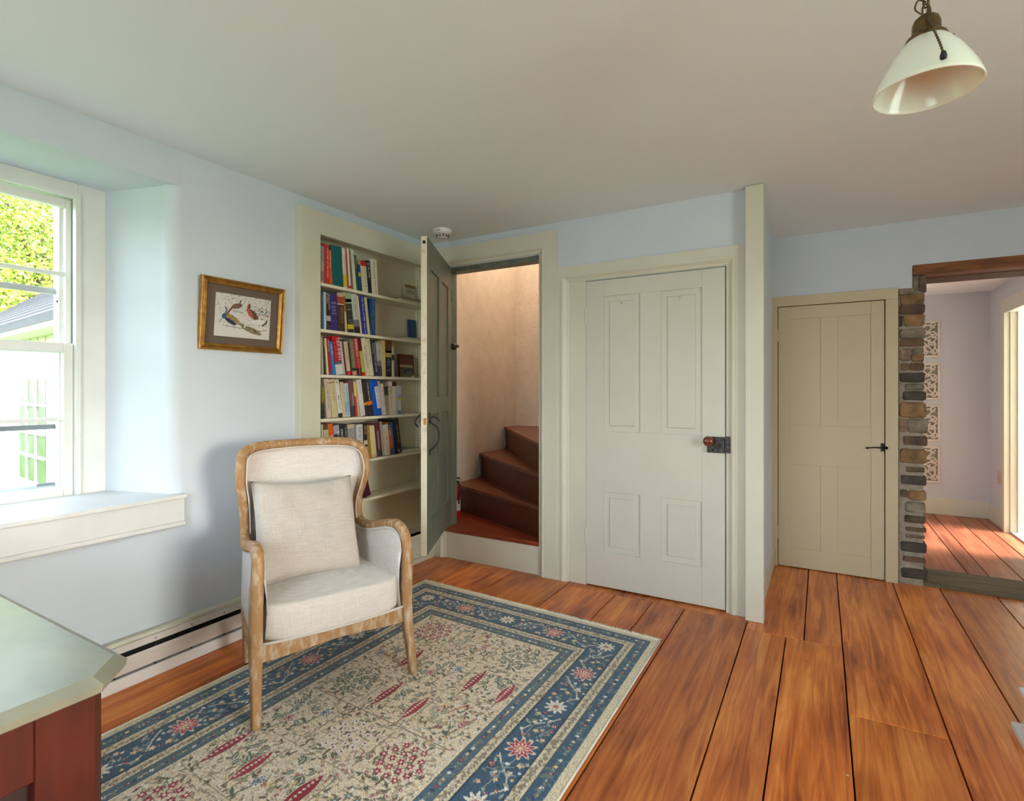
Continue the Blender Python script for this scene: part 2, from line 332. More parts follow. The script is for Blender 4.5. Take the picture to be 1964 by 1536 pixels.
tag(bx('floor_added_room', FLOORH, None, 1.56, 3.1, 4.9, 6.7, -.05, -.001), 'plank floor of the added light-limiting room beyond the hall doorway', 'floor', kind='structure')
bb = MB().box(-.95, 1.42, 6.782, 6.80, 0, .155); bb.box(-.95, 1.42, 6.786, 6.80, .155, .163)
tag(bb.build('baseboard_far', CREAM, None, .003), 'cream baseboard along the end wall of the hall', 'baseboard', kind='structure')
bb = MB().box(1.402, 1.42, 6.36, 6.80, 0, .155)
tag(bb.build('baseboard_hall', CREAM, None, .003), 'short cream baseboard beside the bright hall doorway', 'baseboard', kind='structure')
# doorway trim in the hall's right wall
ht = struct('trim_3', 'cream casing around the bright doorway at the right edge', 'trim')
for k, (y0, y1, dx) in enumerate([(6.22, 6.36, .022), (6.205, 6.25, .034)]):
    bx('casing_board', CREAM, ht, 1.42 - dx, 1.425, y0, y1, 0, 1.93, .003)
bx('casing_head', CREAM, ht, 1.398, 1.425, 5.2, 6.36, 1.93, 2.06, .003); bx('casing_board', CREAM, ht, 1.398, 1.425, 5.2, 5.34, 0, 1.93, .003)
bx('jamb', CREAM, ht, 1.425, 1.60, 6.19, 6.22, 0, 1.93, .002); bx('door_stop', CREAM, ht, 1.47, 1.52, 6.17, 6.20, 0, 1.93, .002)
bx('door_sill', WINWHITE, ht, 1.43, 1.62, 5.34, 6.21, -.02, .015, .004)
# threshold and lintel
tag(bx('trim_4', THRESH, None, OX0 - .02, OX1 + .02, 4.262, 4.615, -.02, .022, .006), 'grey-brown worn wooden threshold under the beamed opening', 'threshold', kind='structure')
lt = struct('trim_5', 'old brown timber lintel over the stone opening', 'beam')
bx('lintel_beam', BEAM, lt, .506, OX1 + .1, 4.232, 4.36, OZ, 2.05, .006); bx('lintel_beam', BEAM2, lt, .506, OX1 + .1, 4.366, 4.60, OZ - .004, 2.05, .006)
# stone jamb: every stone its own piece
sw = struct('wall_stone', 'exposed rough brown and grey stone jamb beside the beamed opening', 'wall', (.5, 4.24, 0))
bx('mortar', STONE_MORTAR, sw, .437, .562, 4.247, 4.605, 0, 1.905); bx('mortar', STONE_MORTAR, sw, .507, .562, 4.247, 4.605, 1.905, OZ)
SC = {'o': (158, 124, 84), 'b': (138, 112, 84), 'd': (98, 90, 82), 'g': (146, 136, 116), 'p': (170, 146, 122), 'k': (118, 98, 80)}
ST6 = [(245, 300, 225, 370, 'g'), (300, 368, 225, 385, 'k'), (112, 350, 352, 402, 'g'), (130, 355, 407, 496, 'o'), (120, 358, 502, 582, 'k'), (160, 357, 590, 697, 'o'), (112, 152, 600, 700, 'd'),
       (120, 360, 728, 808, 'g'), (120, 352, 815, 882, 'b'), (125, 232, 908, 1016, 'p'), (236, 345, 900, 944, 'g'), (232, 347, 950, 1022, 'o'), (130, 213, 1040, 1106, 'b'), (216, 348, 1035, 1106, 'b'),
       (120, 357, 1124, 1218, 'd'), (170, 350, 1230, 1288, 'g'), (150, 366, 1296, 1380, 'd'), (118, 372, 1395, 1545, 'o')]
ST7 = [(100, 172, 92, 202, 'p'), (164, 325, 92, 205, 'g'), (128, 320, 222, 306, 'k'), (100, 312, 320, 447, 'o'), (150, 300, 462, 514, 'b'), (105, 314, 524, 617, 'd'), (172, 312, 645, 730, 'o'), (110, 164, 640, 702, 'k'),
       (148, 306, 733, 830, 'g'), (140, 305, 838, 912, 'k'), (150, 312, 928, 980, 'b'), (146, 302, 986, 1030, 'g'), (108, 316, 1040, 1142, 'd'), (130, 306, 1155, 1217, 'b'), (114, 318, 1238, 1352, 'd')]
def stone(x0, x1, z0, z1, key):
    c = SC[key]; j = random.uniform(.88, 1.12)
    m = pmat('stone_%s_%d' % (key, random.randint(0, 2)), rgb(*[min(255, v * j) for v in c]), .9, var=(16, rgb(*[v * .62 for v in c]), .3, .75), bump=(34, .8))
    w, h = x1 - x0, z1 - z0; cut = .14 * min(w, h)
    pts = [(x0 + cut, z0), (x0 + w * .5, z0), (x1 - cut, z0), (x1, z0 + cut), (x1, z1 - cut), (x1 - cut, z1), (x0 + w * .5, z1), (x0 + cut, z1), (x0, z1 - cut), (x0, z0 + cut)]
    pts = [(a + random.uniform(-.25, .25) * cut, b + random.uniform(-.25, .25) * cut) for a, b in pts]
    n = len(pts); cxm, czm = (x0 + x1) / 2, (z0 + z1) / 2; f = YA + random.uniform(-.008, .001)
    vs = [(a, 4.60, b) for a, b in pts] + [(a, f + .012, b) for a, b in pts] + [(cxm + (a - cxm) * .93, f + random.uniform(-.005, .005), czm + (b - czm) * .86) for a, b in pts]
    fs = [tuple(range(n))[::-1]] + [(k * n + i, k * n + (i + 1) % n, (k + 1) * n + (i + 1) % n, (k + 1) * n + i) for k in (0, 1) for i in range(n)] + [tuple(range(2 * n, 3 * n))]
    MB().add(vs, fs).build('stone', m, sw)
for lst, ox, oy, sc in ((ST6, 1700, 480, 4.8), (ST7, 1700, 780, 4.0417)):
    for a, b, c, d, k in lst:
        p = onY(ox + a / sc, oy + c / sc, YA); q = onY(ox + b / sc, oy + d / sc, YA)
        stone(p[0], q[0], max(q[2], .002), min(p[2], OZ), k)
# ---- stairwell shell
ss = MB().box(-2.86, -2.735, 3.32, 4.95, 0, 3.15).box(-2.86, -1.4, 4.79, 4.95, 0, 3.15).box(-1.5, -1.4, 3.32, 4.95, 0, 3.15).box(-2.86, -1.4, 3.25, 4.95, 3.1, 3.2).box(-2.86, -1.4, 3.25, 3.32, 2.36, 3.15)
tag(ss.build('wall_stairwell', STAIRWALL), 'tan textured plaster wall inside the stairwell', 'wall', kind='structure')
bx('subfloor', DARK, fl, -2.86, -1.4, 3.26, 4.9, -.06, -.02)

# ================================================================ trim: moulded casings
def casing(name, mb_parent, xl, xr, zt, prof, y=YB, z0=0.0, left=True, mat=CREAM):
    """profile [(offset outward, depth)] swept up the left jamb, across the head and down the right jamb with mitres"""
    mb = MB(); rows = []
    for u, d in prof:
        pts = ([(xl - u, y - d, z0)] if left else []) + [(xl - u, y - d, zt + u), (xr + u, y - d, zt + u), (xr + u, y - d, z0)]
        rows.append(pts)
    mb.grid(rows)
    n = len(rows[0]); mb.f += [tuple(r * n for r in range(len(rows))), tuple(r * n + n - 1 for r in range(len(rows)))]
    return mb.build(name, mat, mb_parent)
def ogee(u0, u1, d0, d1, n=7):
    return [(u0 + (u1 - u0) * i / n, d0 + (d1 - d0) * (.5 - .5 * math.cos(math.pi * i / n))) for i in range(n + 1)]
t1 = struct('trim_1', 'cream moulded casing around the stair doorway', 'trim')
casing('casing', t1, SX0, SX1, SZ1 + .006, [(0, -.01), (0, .012), (.006, .014)] + ogee(.008, .034, .014, .032) + [(.040, .032), (.042, .026), (.108, .026), (.138, .026), (.138, -.002)])
for nm, a in dict(jamb=((SX1 - .006, SX1 + .003, YB + .001, 3.325, SZ0, SZ1 - .03), (SX0 - .003, SX0 + .006, YB + .001, 3.325, SZ0, SZ1 - .03)), stop=((SX0, SX1, YB + .03, 3.32, SZ1 - .03, SZ1 + .001),)).items():
    for q in a: bx('door_' + nm, GREEN if nm == 'stop' or q[0] < -2 else CREAM, t1, *q, .002)
bx('strike_plate', IRON, t1, SX1 - .010, SX1 - .004, YB + .02, YB + .05, 1.13, 1.18)
t2 = struct('trim_2', 'cream moulded casing around the white four-panel door', 'trim')
casing('casing', t2, -1.425, -.462, 1.952, [(0, -.01), (0, .010), (.005, .013)] + ogee(.007, .040, .013, .030) + [(.047, .030), (.049, .022), (.075, .022), (.104, .022), (.104, -.002)])
bx('jamb_board', CREAM, t2, -1.427, DX0 - .001, YB - .008, YB + .02, 0, 1.955, .001)
cb = MB().box(-.357, -.266, 3.132, 3.215, 0, ZC - .004)
tag(cb.build('trim_6', CREAM, None, .004), 'tall cream corner board from floor to ceiling beside the white door', 'trim', kind='structure')
tag(bx('baseboard_closet', CREAM, None, -.304, -.288, 3.22, YA - .022, 0, .11, .003), 'little cream baseboard on the closet side wall', 'baseboard', kind='structure')
t7 = struct('trim_7', 'flat cream casing around the small four-panel door', 'trim')
D3 = (-.264, .358, .006, 1.838)
bx('casing_board', CREAM_D, t7, -.35, D3[0] - .004, YA - .018, YA + .07, 0, 1.842, .002); bx('casing_board', CREAM_D, t7, D3[1] + .004, .431, YA - .02, YA + .07, 0, 1.842, .002)
bx('casing_head', CREAM_D, t7, -.35, .431, YA - .019, YA + .07, 1.842, 1.912, .002)

# ================================================================ doors
def panel_door(root, x0, x1, z0, z1, yf, th, stiles, rails, cols, mat, raised=None, rec=.010):
    """stiles: [(xa,xb)], rails: [(za,zb)], cols: panel cells [(xa,xb,za,zb)]; front face at yf (towards -Y)"""
    for a, b in stiles: bx('stile', mat, root, a, b, yf, yf + th, z0, z1, .0012, 1)
    xs0, xs1 = stiles[0][1], stiles[-1][0]
    for a, b in rails: bx('rail', mat, root, xs0, xs1, yf + .0004, yf + th - .0004, a, b, .0012, 1)
    for xa, xb, za, zb in cols:
        p = bx('panel', mat, root, xa - .006, xb + .006, yf + rec, yf + th - rec, za - .006, zb + .006)
        if raised:
            m = raised; mb = MB(); q = [(xa + m, za + m), (xb - m, za + m), (xb - m, zb - m), (xa + m, zb - m)]; q2 = [(xa + m + .005, za + m + .005), (xb - m - .005, za + m + .005), (xb - m - .005, zb - m - .005), (xa + m + .005, zb - m - .005)]
            mb.add([(a, yf + rec + .001, b) for a, b in q] + [(a, yf + .0025, b) for a, b in q2], [(0, 1, 5, 4), (1, 2, 6, 5), (2, 3, 7, 6), (3, 0, 4, 7), (4, 5, 6, 7)])
            mb.build('raised_field', mat, p)
d2 = struct('door_2', 'white four-panel door with a brown knob and iron rim lock', 'door', (-.887, 3.2, 0))
YF = 3.196
panel_door(d2, DX0, DX1, .008, DZ1, YF, .035, [(DX0, -1.188), (-.593, DX1)], [(1.842, DZ1), (.608, .990), (.008, .230)],
           [(-1.188, -.955, .990, 1.842), (-.828, -.593, .990, 1.842), (-1.188, -.955, .230, .608), (-.828, -.593, .230, .608)], WHITE_D, raised=.034)
for za, zb in ((.990, 1.842), (.230, .608)): bx('mullion', WHITE_D, d2, -.955, -.828, YF + .0003, YF + .034, za, zb, .0012, 1)
for zc in (1.72, .31):
    h = MB().lathe([(.0, zc - .06), (.007, zc - .058), (.007, zc + .058), (.0, zc + .06)], (DX0 - .001, YF - .004, 0), 10).box(DX0 - .016, DX0, YF - .003, YF + .002, zc - .055, zc + .055)
    h.build('hinge', CREAM, d2)
for xx in (-1.07, -.71): MB().lathe([(.0, -.012), (.005, -.011), (.006, -.004), (.003, 0), (.003, .012)], (xx, YF, 1.792), 8, 'y').build('hook_peg', CREAM, d2, smooth=True)
lk = bx('rim_lock', IRON2, d2, -.562, -.470, YF - .020, YF, .895, .985, .003)
bx('lock_keeper', IRON2, d2, -.466, -.437, YF - .024, YF - .004, .898, .990, .003)
MB().lathe([(.0, -.062), (.018, -.060), (.028, -.050), (.030, -.040), (.024, -.028), (.012, -.022), (.010, -.002), (.013, 0)], (-.548, YF - .018, .962), 24, 'y').build('door_knob', KNOB, lk, smooth=True)
MB().lathe([(.0, -.004), (.006, -.003), (.006, 0)], (-.532, YF - .020, .912), 10, 'y').build('keyhole', DARK, lk)
d3 = struct('door_3', 'small cream four-panel door with a black lever latch in the alcove', 'door', (.05, 4.24, 0))
YF3 = YA - .006
panel_door(d3, *D3[:2], D3[2], D3[3], YF3, .032, [(D3[0], -.188), (.285, D3[1])], [(1.750, D3[3]), (.728, 1.004), (D3[2], .140)],
           [(-.188, -.003, 1.004, 1.750), (.096, .285, 1.004, 1.750), (-.188, -.003, .140, .728), (.096, .285, .140, .728)], CREAM_D, rec=.007)
for za, zb in ((1.004, 1.750), (.140, .728)): bx('mullion', CREAM_D, d3, -.003, .096, YF3 + .0003, YF3 + .031, za, zb, .0012, 1)
for zc in (1.64, .24): MB().lathe([(.0, zc - .045), (.005, zc - .044), (.005, zc + .044), (.0, zc + .045)], (D3[0] - .002, YF3 - .003, 0), 8).build('hinge', CREAM_D, d3)
bx('latch_plate', IRON, d3, .338, .358, YF3 - .006, YF3, .848, .902, .002)
lv = MB().tube([(.35, YF3 - .022, .872), (.31, YF3 - .026, .874), (.285, YF3 - .026, .872), (.266, YF3 - .024, .868)], [.006, .0045, .004, .004], 8)
lv.lathe([(.0, 0), (.008, .004), (.008, .018), (.0, .022)], (.35, YF3 - .026, .872), 10, 'y').lathe([(0, -.008), (.006, -.005), (.008, 0), (.006, .005), (0, .008)], (.263, YF3 - .024, .868), 8, 'x')
lv.build('lever_handle', IRON, d3, smooth=True)
bx('latch_keeper', IRON, d3, .360, .378, YF3 - .014, YF3 + .002, .862, .884, .002)
# green plank door standing open in front of the bookcase, hinged on the stair doorway
HG_, FE = (-2.405, 3.172), (-2.033, 2.435)
ang = math.atan2(FE[1] - HG_[1], FE[0] - HG_[0]); DL = math.hypot(FE[0] - HG_[0], FE[1] - HG_[1])
d1 = thing('door_1', 'open dark green panelled door with a black thumb latch and cream edge', 'door', (HG_[0], HG_[1], 0), (0, 0, ang), kind='structure')
zb_, zt_ = .275, 2.155
# local: x along the door from hinge to free edge, +y is the face seen from the room (towards the right), z up
def gb(n, x0, x1, y0, y1, z0, z1, m=GREEN, b=.0015, p=d1): return bx(n, m, p, x0, x1, y0, y1, z0, z1, b, 1)
TH = .034
gb('stile', 0, .12, 0, TH, zb_, zt_); gb('stile', DL - .125, DL - .0015, 0, TH, zb_, zt_)
for a, b in ((1.985, zt_), (1.10, 1.205), (zb_, .46)): gb('rail', .12, DL - .125, .0004, TH - .0004, a, b)
xm = (.12 + DL - .125) / 2
for a, b in ((1.205, 1.985), (.46, 1.10)):
    gb('mullion', xm - .05, xm + .05, .0003, TH - .0003, a, b)
    for xa, xb in ((.12, xm - .05), (xm + .05, DL - .125)): gb('panel', xa - .006, xb + .006, .011, TH - .010, a - .006, b + .006, b=0)
gb('edge_strip', DL - .0016, DL, .0, TH, zb_, zt_, EDGE, 0)
gb('cream_face', .0, DL - .0016, -.0022, -.0002, zb_, zt_, EDGE, 0)
# the room-side latch: +y face
xl_ = DL - .062
lp = MB().tube(catmull([(xl_, TH + .002, 1.075), (xl_ - .004, TH + .012, 1.055), (xl_ - .012, TH + .050, 1.02), (xl_ - .012, TH + .056, .965), (xl_ - .008, TH + .035, .915), (xl_, TH + .004, .885), (xl_, TH + .003, .865)], 5), [.004] + [.0055] * 29 + [.004] * 1, 8)
lp.box(xl_ - .010, xl_ + .010, TH, TH + .004, 1.05, 1.115).box(xl_ - .008, xl_ + .008, TH, TH + .004, .858, .892)
lp.tube(catmull([(xl_, TH + .004, 1.078), (xl_ - .004, TH + .028, 1.092), (xl_ - .008, TH + .050, 1.078), (xl_ - .010, TH + .060, 1.062)], 4), [.005] * 12 + [.003], 8)
lp.build('thumb_latch', IRON, d1, smooth=True)
lb = MB().box(xl_ - .03, xl_ + .058, -.012, -.002, 1.055, 1.072).tube(catmull([(xl_ + .012, -.004, 1.11), (xl_ + .016, -.03, 1.09), (xl_ + .028, -.048, 1.06), (xl_ + .020, -.03, 1.03)], 4), .005, 6).box(xl_ - .008, xl_ + .008, -.02, -.002, 1.03, 1.12)
lb.build('latch_bar', IRON, d1)
gb('rust_mark', DL - .001, DL + .0004, .013, .030, 1.045, 1.085, pmat('rust', rgb(196, 118, 54), .8), 0)
MB().lathe([(0, -.010), (.008, -.008), (.010, 0), (.008, .008), (0, .010)], (DL, TH / 2, zt_ - .035), 8).build('nail_hole', IRON, d1)
for zc in (1.95, .5): MB().lathe([(0, zc - .05), (.006, zc - .048), (.006, zc + .048), (0, zc + .05)], (-.004, TH + .002, 0), 8).build('hinge', GREEN, d1)
# ================================================================ window in the left wall
wn = struct('window_1', 'white double-hung window with muntins and storm sash on the left', 'window', (-2.97, .66, .75))
GL = pmat('window_glass', (1, 1, 1, 1), .0, spec=.5)
_t = GL.node_tree; _b = _t.nodes['Principled BSDF']; _o = _t.nodes['Material Output']
_tr = N(_t, 'ShaderNodeBsdfTransparent'); _gl = N(_t, 'ShaderNodeBsdfGlossy'); _gl.inputs['Roughness'].default_value = .02; _mx = N(_t, 'ShaderNodeMixShader'); _mx.inputs[0].default_value = .05
_t.links.new(_tr.outputs[0], _mx.inputs[1]); _t.links.new(_gl.outputs[0], _mx.inputs[2]); _t.links.new(_mx.outputs[0], _o.inputs[0])
ya, yb, ym = .105, 1.217, .661           # reveal width at the frame, mirror line
def my(y): return 2 * ym - y
def frame(name, parent, x0, x1, y0, y1, z0, z1, ws, wt, wbm, mat=WINWHITE, bev=.003):
    """rectangular frame in the YZ plane: side, top and bottom widths"""
    mb = MB().box(x0, x1, y0, y0 + ws, z0, z1).box(x0, x1, y1 - ws, y1, z0, z1).box(x0, x1, y0 + ws, y1 - ws, z1 - wt, z1).box(x0, x1, y0 + ws, y1 - ws, z0, z0 + wbm)
    return mb.build(name, mat, parent, bev, 2)
frame('casing', wn, -3.06, -2.952, my(1.23), 1.23, .742, 2.235, .118, .095, .01)
frame('stop_bead', wn, -2.97, -2.938, my(1.116), 1.116, .745, 2.146, .019, .020, .001, bev=.006)
lowr = frame('lower_sash', wn, -2.995, -2.962, my(1.096), 1.096, .757, 1.463, .036, .042, .045)
upr = frame('upper_sash', wn, -3.035, -3.002, my(1.104), 1.104, 1.42, 2.128, .022, .040, .042)
for p, x0, x1, zz, za, zb in ((lowr, -2.99, -2.966, 1.117, .80, 1.42), (upr, -3.03, -3.006, 1.782, 1.462, 2.09)):
    bx('muntin', WINWHITE, p, x0, x1, my(1.085), 1.085, zz - .009, zz + .009, .003); bx('muntin', WINWHITE, p, x0 + .002, x1 - .002, ym - .009, ym + .009, za, zb, .003)
    xm_ = (x0 + x1) / 2
    for ys in ((my(1.075), ym - .009), (ym + .009, 1.075)):
        for zs in ((za - .005, zz - .009), (zz + .009, zb + .005)): bx('pane', GL, p, xm_ - .0015, xm_ + .0015, ys[0], ys[1], zs[0], zs[1])
ALU = pmat('storm_aluminium', rgb(186, 194, 196), .35, metal=.4)
st = frame('storm_frame', wn, -3.10, -3.075, my(1.12), 1.12, .742, 2.16, .05, .05, .035, WINWHITE)
bx('storm_rail', ALU, st, -3.098, -3.078, my(1.07), 1.07, 1.695, 1.722, .002); bx('storm_rail', pmat('grey_weatherstrip', rgb(120, 126, 130), .6), st, -3.098, -3.078, my(1.07), 1.07, 1.07, 1.092, .002)
bx('storm_rail', ALU, st, -3.094, -3.082, my(1.07), 1.07, .80, .815, .002); bx('storm_latch', pmat('grey_weatherstrip', rgb(120, 126, 130), .6), st, -3.08, -3.066, 1.0, 1.065, .812, .824, .002)
bx('sash_track', WINWHITE, st, -3.075, -3.036, 1.07, 1.10, .76, 2.13, .002); bx('sash_pin', IRON, st, -3.062, -3.05, 1.066, 1.071, 1.655, 1.665)
# sill board, apron and its bottom bead
sl = MB().prism([(-2.958, .102), (-2.958, 1.217), (WXL - .02, 1.345), (WXL, 1.372), (-2.53, 1.372), (-2.53, -.06), (WXL, -.06), (WXL - .02, -.03)], 'z', .752, .772)
sl.build('window_sill', WINWHITE, wn, .004)
bx('sill_apron', WINWHITE, wn, WXL - .002, -2.545, -.05, 1.366, .634, .752, .002)
bx('apron_bead', WINWHITE, wn, WXL - .002, -2.533, -.052, 1.368, .627, .649, .007, 3)
# ================================================================ outside: white wing of the house, tree, lawn
SIDING = pmat('white_siding', rgb(206, 202, 192), .7)
SHING = pmat('grey_shingle', rgb(92, 92, 94), .95, var=(30, rgb(70, 70, 72), .3, .7))
hs_ = thing('white_house', 'white boarded house wing with grey shingle roof outside the window', 'house', (-11, 3.6, -1), world=True)
def fy(x): return 3.45 - .105 * (x + 10)         # the facade is a little skewed to the room
def slab(name, mat, par, xa, xb, z0, z1, d0, d1):
    mb = MB(); ps = [(xa, fy(xa) - d1), (xb, fy(xb) - d1), (xb, fy(xb) - d0), (xa, fy(xa) - d0)]
    return mb.prism(ps, 'z', z0, z1).build(name, mat, par)
slab('wall', SIDING, hs_, -19, -6.2, -1.2, 2.25, -3.0, 0)
for xw in np.arange(-18.8, -6.3, .42): slab('batten', SIDING, hs_, xw, xw + .04, -1.2, 2.15, 0, .02)
HWX = -10.9
def hwin(xc, z0, z1, w):
    f = slab('window_frame', SIDING, hs_, xc - w / 2 - .13, xc + w / 2 + .13, z0 - .12, z1 + .14, .0, .05)
    slab('pane', pmat('painted_reflection_pane', rgb(56, 78, 40), .25, var=(3, rgb(96, 112, 90), .4, .7), spec=.3), f, xc - w / 2, xc + w / 2, z0, z1, .05, .056)  # reflected greenery is painted into the pane colour
    for q in (-.17, .17): slab('muntin', SIDING, f, xc + q * w * 1.02 - .018, xc + q * w * 1.02 + .018, z0, z1, .055, .08)
    zm = (z0 + z1) / 2
    for z, t in ((zm, .055), ((z0 + zm) / 2, .018), ((z1 + zm) / 2, .018)): slab('muntin', SIDING, f, xc - w / 2, xc + w / 2, z - t, z + t, .055, .09)
hwin(HWX, -.20, 1.42, 1.5)
mb = MB(); ex = [(-16.2, -6.0)]
rf = MB(); rf.add([(-19.3, fy(-19.3) - .35, 2.26), (-6.0, fy(-6.0) - .35, 2.26), (-6.0, fy(-6.0) + 2.4, 4.35), (-19.3, fy(-19.3) + 2.4, 4.35), (-19.3, fy(-19.3) - .35, 2.16), (-6.0, fy(-6.0) - .35, 2.16), (-6.0, fy(-6.0) + 2.4, 4.25), (-19.3, fy(-19.3) + 2.4, 4.25)],
                  [(0, 1, 2, 3), (7, 6, 5, 4), (0, 4, 5, 1), (1, 5, 6, 2), (2, 6, 7, 3), (3, 7, 4, 0)])
roof = rf.build('roof', SHING, hs_)
for k in range(14):
    t0 = k / 14; y = -.35 + 2.75 * t0; z = 2.26 + 2.09 * t0
    MB().add([(-19.3, fy(-19.3) + y, z + .002), (-6.0, fy(-6.0) + y, z + .002), (-6.0, fy(-6.0) + y + .196, z + .149), (-19.3, fy(-19.3) + y + .196, z + .149), (-19.3, fy(-19.3) + y, z + .03), (-6.0, fy(-6.0) + y, z + .03)],
             [(0, 1, 5, 4), (4, 5, 2, 3)]).build('shingle_course', SHING, roof)
slab('eave_board', SIDING, hs_, -19.3, -6.0, 2.09, 2.20, .0, .34)
tr = thing('leafy_tree', 'sunlit yellow-green tree standing behind the white house', 'tree', (-27, 9, -1.5), world=True)
LEAF = pmat('sunlit_leaf', rgb(150, 168, 62), .6, var=(1.3, rgb(96, 128, 40), .35, .7))
_lb = LEAF.node_tree.nodes['Principled BSDF']; _lb.inputs['Subsurface Weight'].default_value = 0
n = 110000; cen = rng.normal(size=(90, 3)); cen /= np.linalg.norm(cen, axis=1)[:, None]; cen *= (rng.random((90, 1)) ** .4)
cen = np.c_[-27 + cen[:, 0] * 6.5, 9 + cen[:, 1] * 6.0, 6.0 + cen[:, 2] * 6.5]
ce_ = cen[rng.integers(0, 90, n)] + rng.normal(size=(n, 3)) * .95
ax = rng.normal(size=(n, 3)); ax /= np.linalg.norm(ax, axis=1)[:, None]; bxv = np.cross(ax, rng.normal(size=(n, 3))); bxv /= np.linalg.norm(bxv, axis=1)[:, None]
sz = .045 + .05 * rng.random((n, 1))
V = np.stack([ce_ - ax * sz, ce_ + bxv * sz * .6, ce_ + ax * sz, ce_ - bxv * sz * .6], 1).reshape(-1, 3)
me = bpy.data.meshes.new('leaves'); me.from_pydata(V.tolist(), [], np.arange(4 * n).reshape(-1, 4).tolist()); me.materials.append(LEAF)
lo = link('leaves', me, tr); lo['kind'] = 'stuff'
BARK = pmat('bark', rgb(96, 82, 66), .9, bump=(12, .6))
tk = MB().tube([(-27, 9, -1.5), (-27.1, 9, 1.5), (-26.9, 9.1, 4), (-27, 9, 8)], [.32, .26, .2, .08], 10)
tk.build('trunk', BARK, tr, smooth=True)
for q in range(7):
    a = q * .9; MB().tube([(-27, 9, 2.2 + q * .5), (-27 + 1.8 * math.cos(a), 9 + 1.4 * math.sin(a), 3.6 + q * .6), (-27 + 4 * math.cos(a), 9 + 2.8 * math.sin(a), 5 + q * .6)], [.11, .07, .02], 6).build('branch', BARK, tr, smooth=True)
tag(MB().box(-40, -3.2, -20, 30, -1.35, -1.2).box(2.7, 40, -20, 30, -1.35, -1.2).build('ground', pmat('lawn', rgb(110, 140, 70), .95, var=(2, rgb(88, 116, 52), .3, .7))), 'green lawn around the house outside the windows', 'lawn', kind='structure')
# ================================================================ built-in bookcase
BF = -2.52                                   # front plane of its face frame
bc = thing('bookcase', 'tall cream built-in bookcase set into the left wall', 'bookcase', (-2.6, 2.6, 0), world=True)
BY0, BY1 = 2.118, 3.145
bx('face_stile', CREAM, bc, -2.575, BF, 1.98, BY0, 0, 2.17, .002); bx('face_stile', CREAM, bc, -2.575, BF, BY1, 3.196, 0, 2.17, .002)
bx('face_head', CREAM, bc, -2.575, BF, 1.98, 3.196, 2.168, 2.292, .002); bx('head_bead', CREAM, bc, -2.55, BF + .004, BY0, BY1, 2.156, 2.168, .003)
bx('base_board', CREAM, bc, -2.575, BF, BY0, BY1, 0, .205, .002); bx('toe_strip', CREAM, bc, BF, BF + .012, 1.98, 3.16, 0, .035, .004)
bx('back_panel', SHELF, bc, -2.698, -2.682, BY0 - .016, BY1 + .016, .14, 2.23)
bx('side_panel', SHELF, bc, -2.698, -2.56, BY0 - .018, BY0, .14, 2.23); sp_ = bx('side_panel', SHELF, bc, -2.698, -2.56, BY1, BY1 + .018, .14, 2.23)
bx('top_panel', SHELF, bc, -2.698, -2.56, BY0, BY1, 2.19, 2.21)
SHZ = [1.877, 1.607, 1.340, 1.081, .807, .556, .205]
for z in SHZ: bx('shelf', SHELF, bc, -2.682, BF + .001, BY0 + .0005, BY1 - .0005, z - .018, z, .002)
for xx in (-2.575, -2.66):
    pg_ = MB()
    for z in np.arange(.3, 2.1, .02): pg_.box(xx - .003, xx + .003, BY1 - .0006, BY1 + .001, z, z + .007)
    pg_.build('peg_holes', DARK, sp_)
# ================================================================ books
TEXT = {}
def text_data(s):
    if s not in TEXT:
        c = bpy.data.curves.new('lettering', 'FONT'); c.body = s; c.resolution_u = 1; o = bpy.data.objects.new('lettering_source', c)
        me = bpy.data.meshes.new_from_object(o); bpy.data.objects.remove(o); bpy.data.curves.remove(c)
        v = np.empty(len(me.vertices) * 3, 'f'); me.vertices.foreach_get('co', v); v = v.reshape(-1, 3)
        TEXT[s] = (v, [tuple(p.vertices) for p in me.polygons]); bpy.data.meshes.remove(me)
    return TEXT[s]
def lettering(s, x, yc, z0, z1, hmax, col, parent, vertical=True):
    """letters on a spine; vertical: reads downwards between z1 (top) and z0; else across, centred on z0..z1"""
    v, f = text_data(s); lo, hi = v.min(0), v.max(0); w, h = hi[0] - lo[0], hi[1] - lo[1]
    if vertical: k = min((z1 - z0) / w, hmax / h); ty = (v[:, 1] - (lo[1] + hi[1]) / 2) * k; tx = (v[:, 0] - lo[0]) * k * min(1.25, (z1 - z0) / (w * k)); pts = [(x, yc + b, z1 - a) for a, b in zip(tx, ty)]
    else: k = min(hmax / w, (z1 - z0) / h); pts = [(x, yc + (a[0] - (lo[0] + hi[0]) / 2) * k, (z0 + z1) / 2 + (a[1] - (lo[1] + hi[1]) / 2) * k) for a in v]
    MB().add(pts, f).build('spine_lettering', plain(col, .6), parent, fixn=False)
PAGES = pmat('paper_pages', rgb(226, 216, 192), .9, var=(200, rgb(204, 190, 162), .3, .7), stretch=(.05, 3, .05))
SHN = ['top shelf', 'second shelf', 'third shelf', 'fourth shelf', 'fifth shelf', 'sixth shelf']
def make_book(t, h, d, col, bands, words):
    """cover and pages in local space: spine at x=0, thickness along y, height along z"""
    m = plain(col, .42); c = min(.0025, t * .2); parts = []
    cov = MB().box(-.003, 0, -t / 2, t / 2, 0, h).box(-d, -.003, -t / 2, -t / 2 + c, 0, h).box(-d, -.003, t / 2 - c, t / 2, 0, h)
    return cov, MB().box(-d + .003, -.004, -t / 2 + c, t / 2 - c, .003, h - .003), m
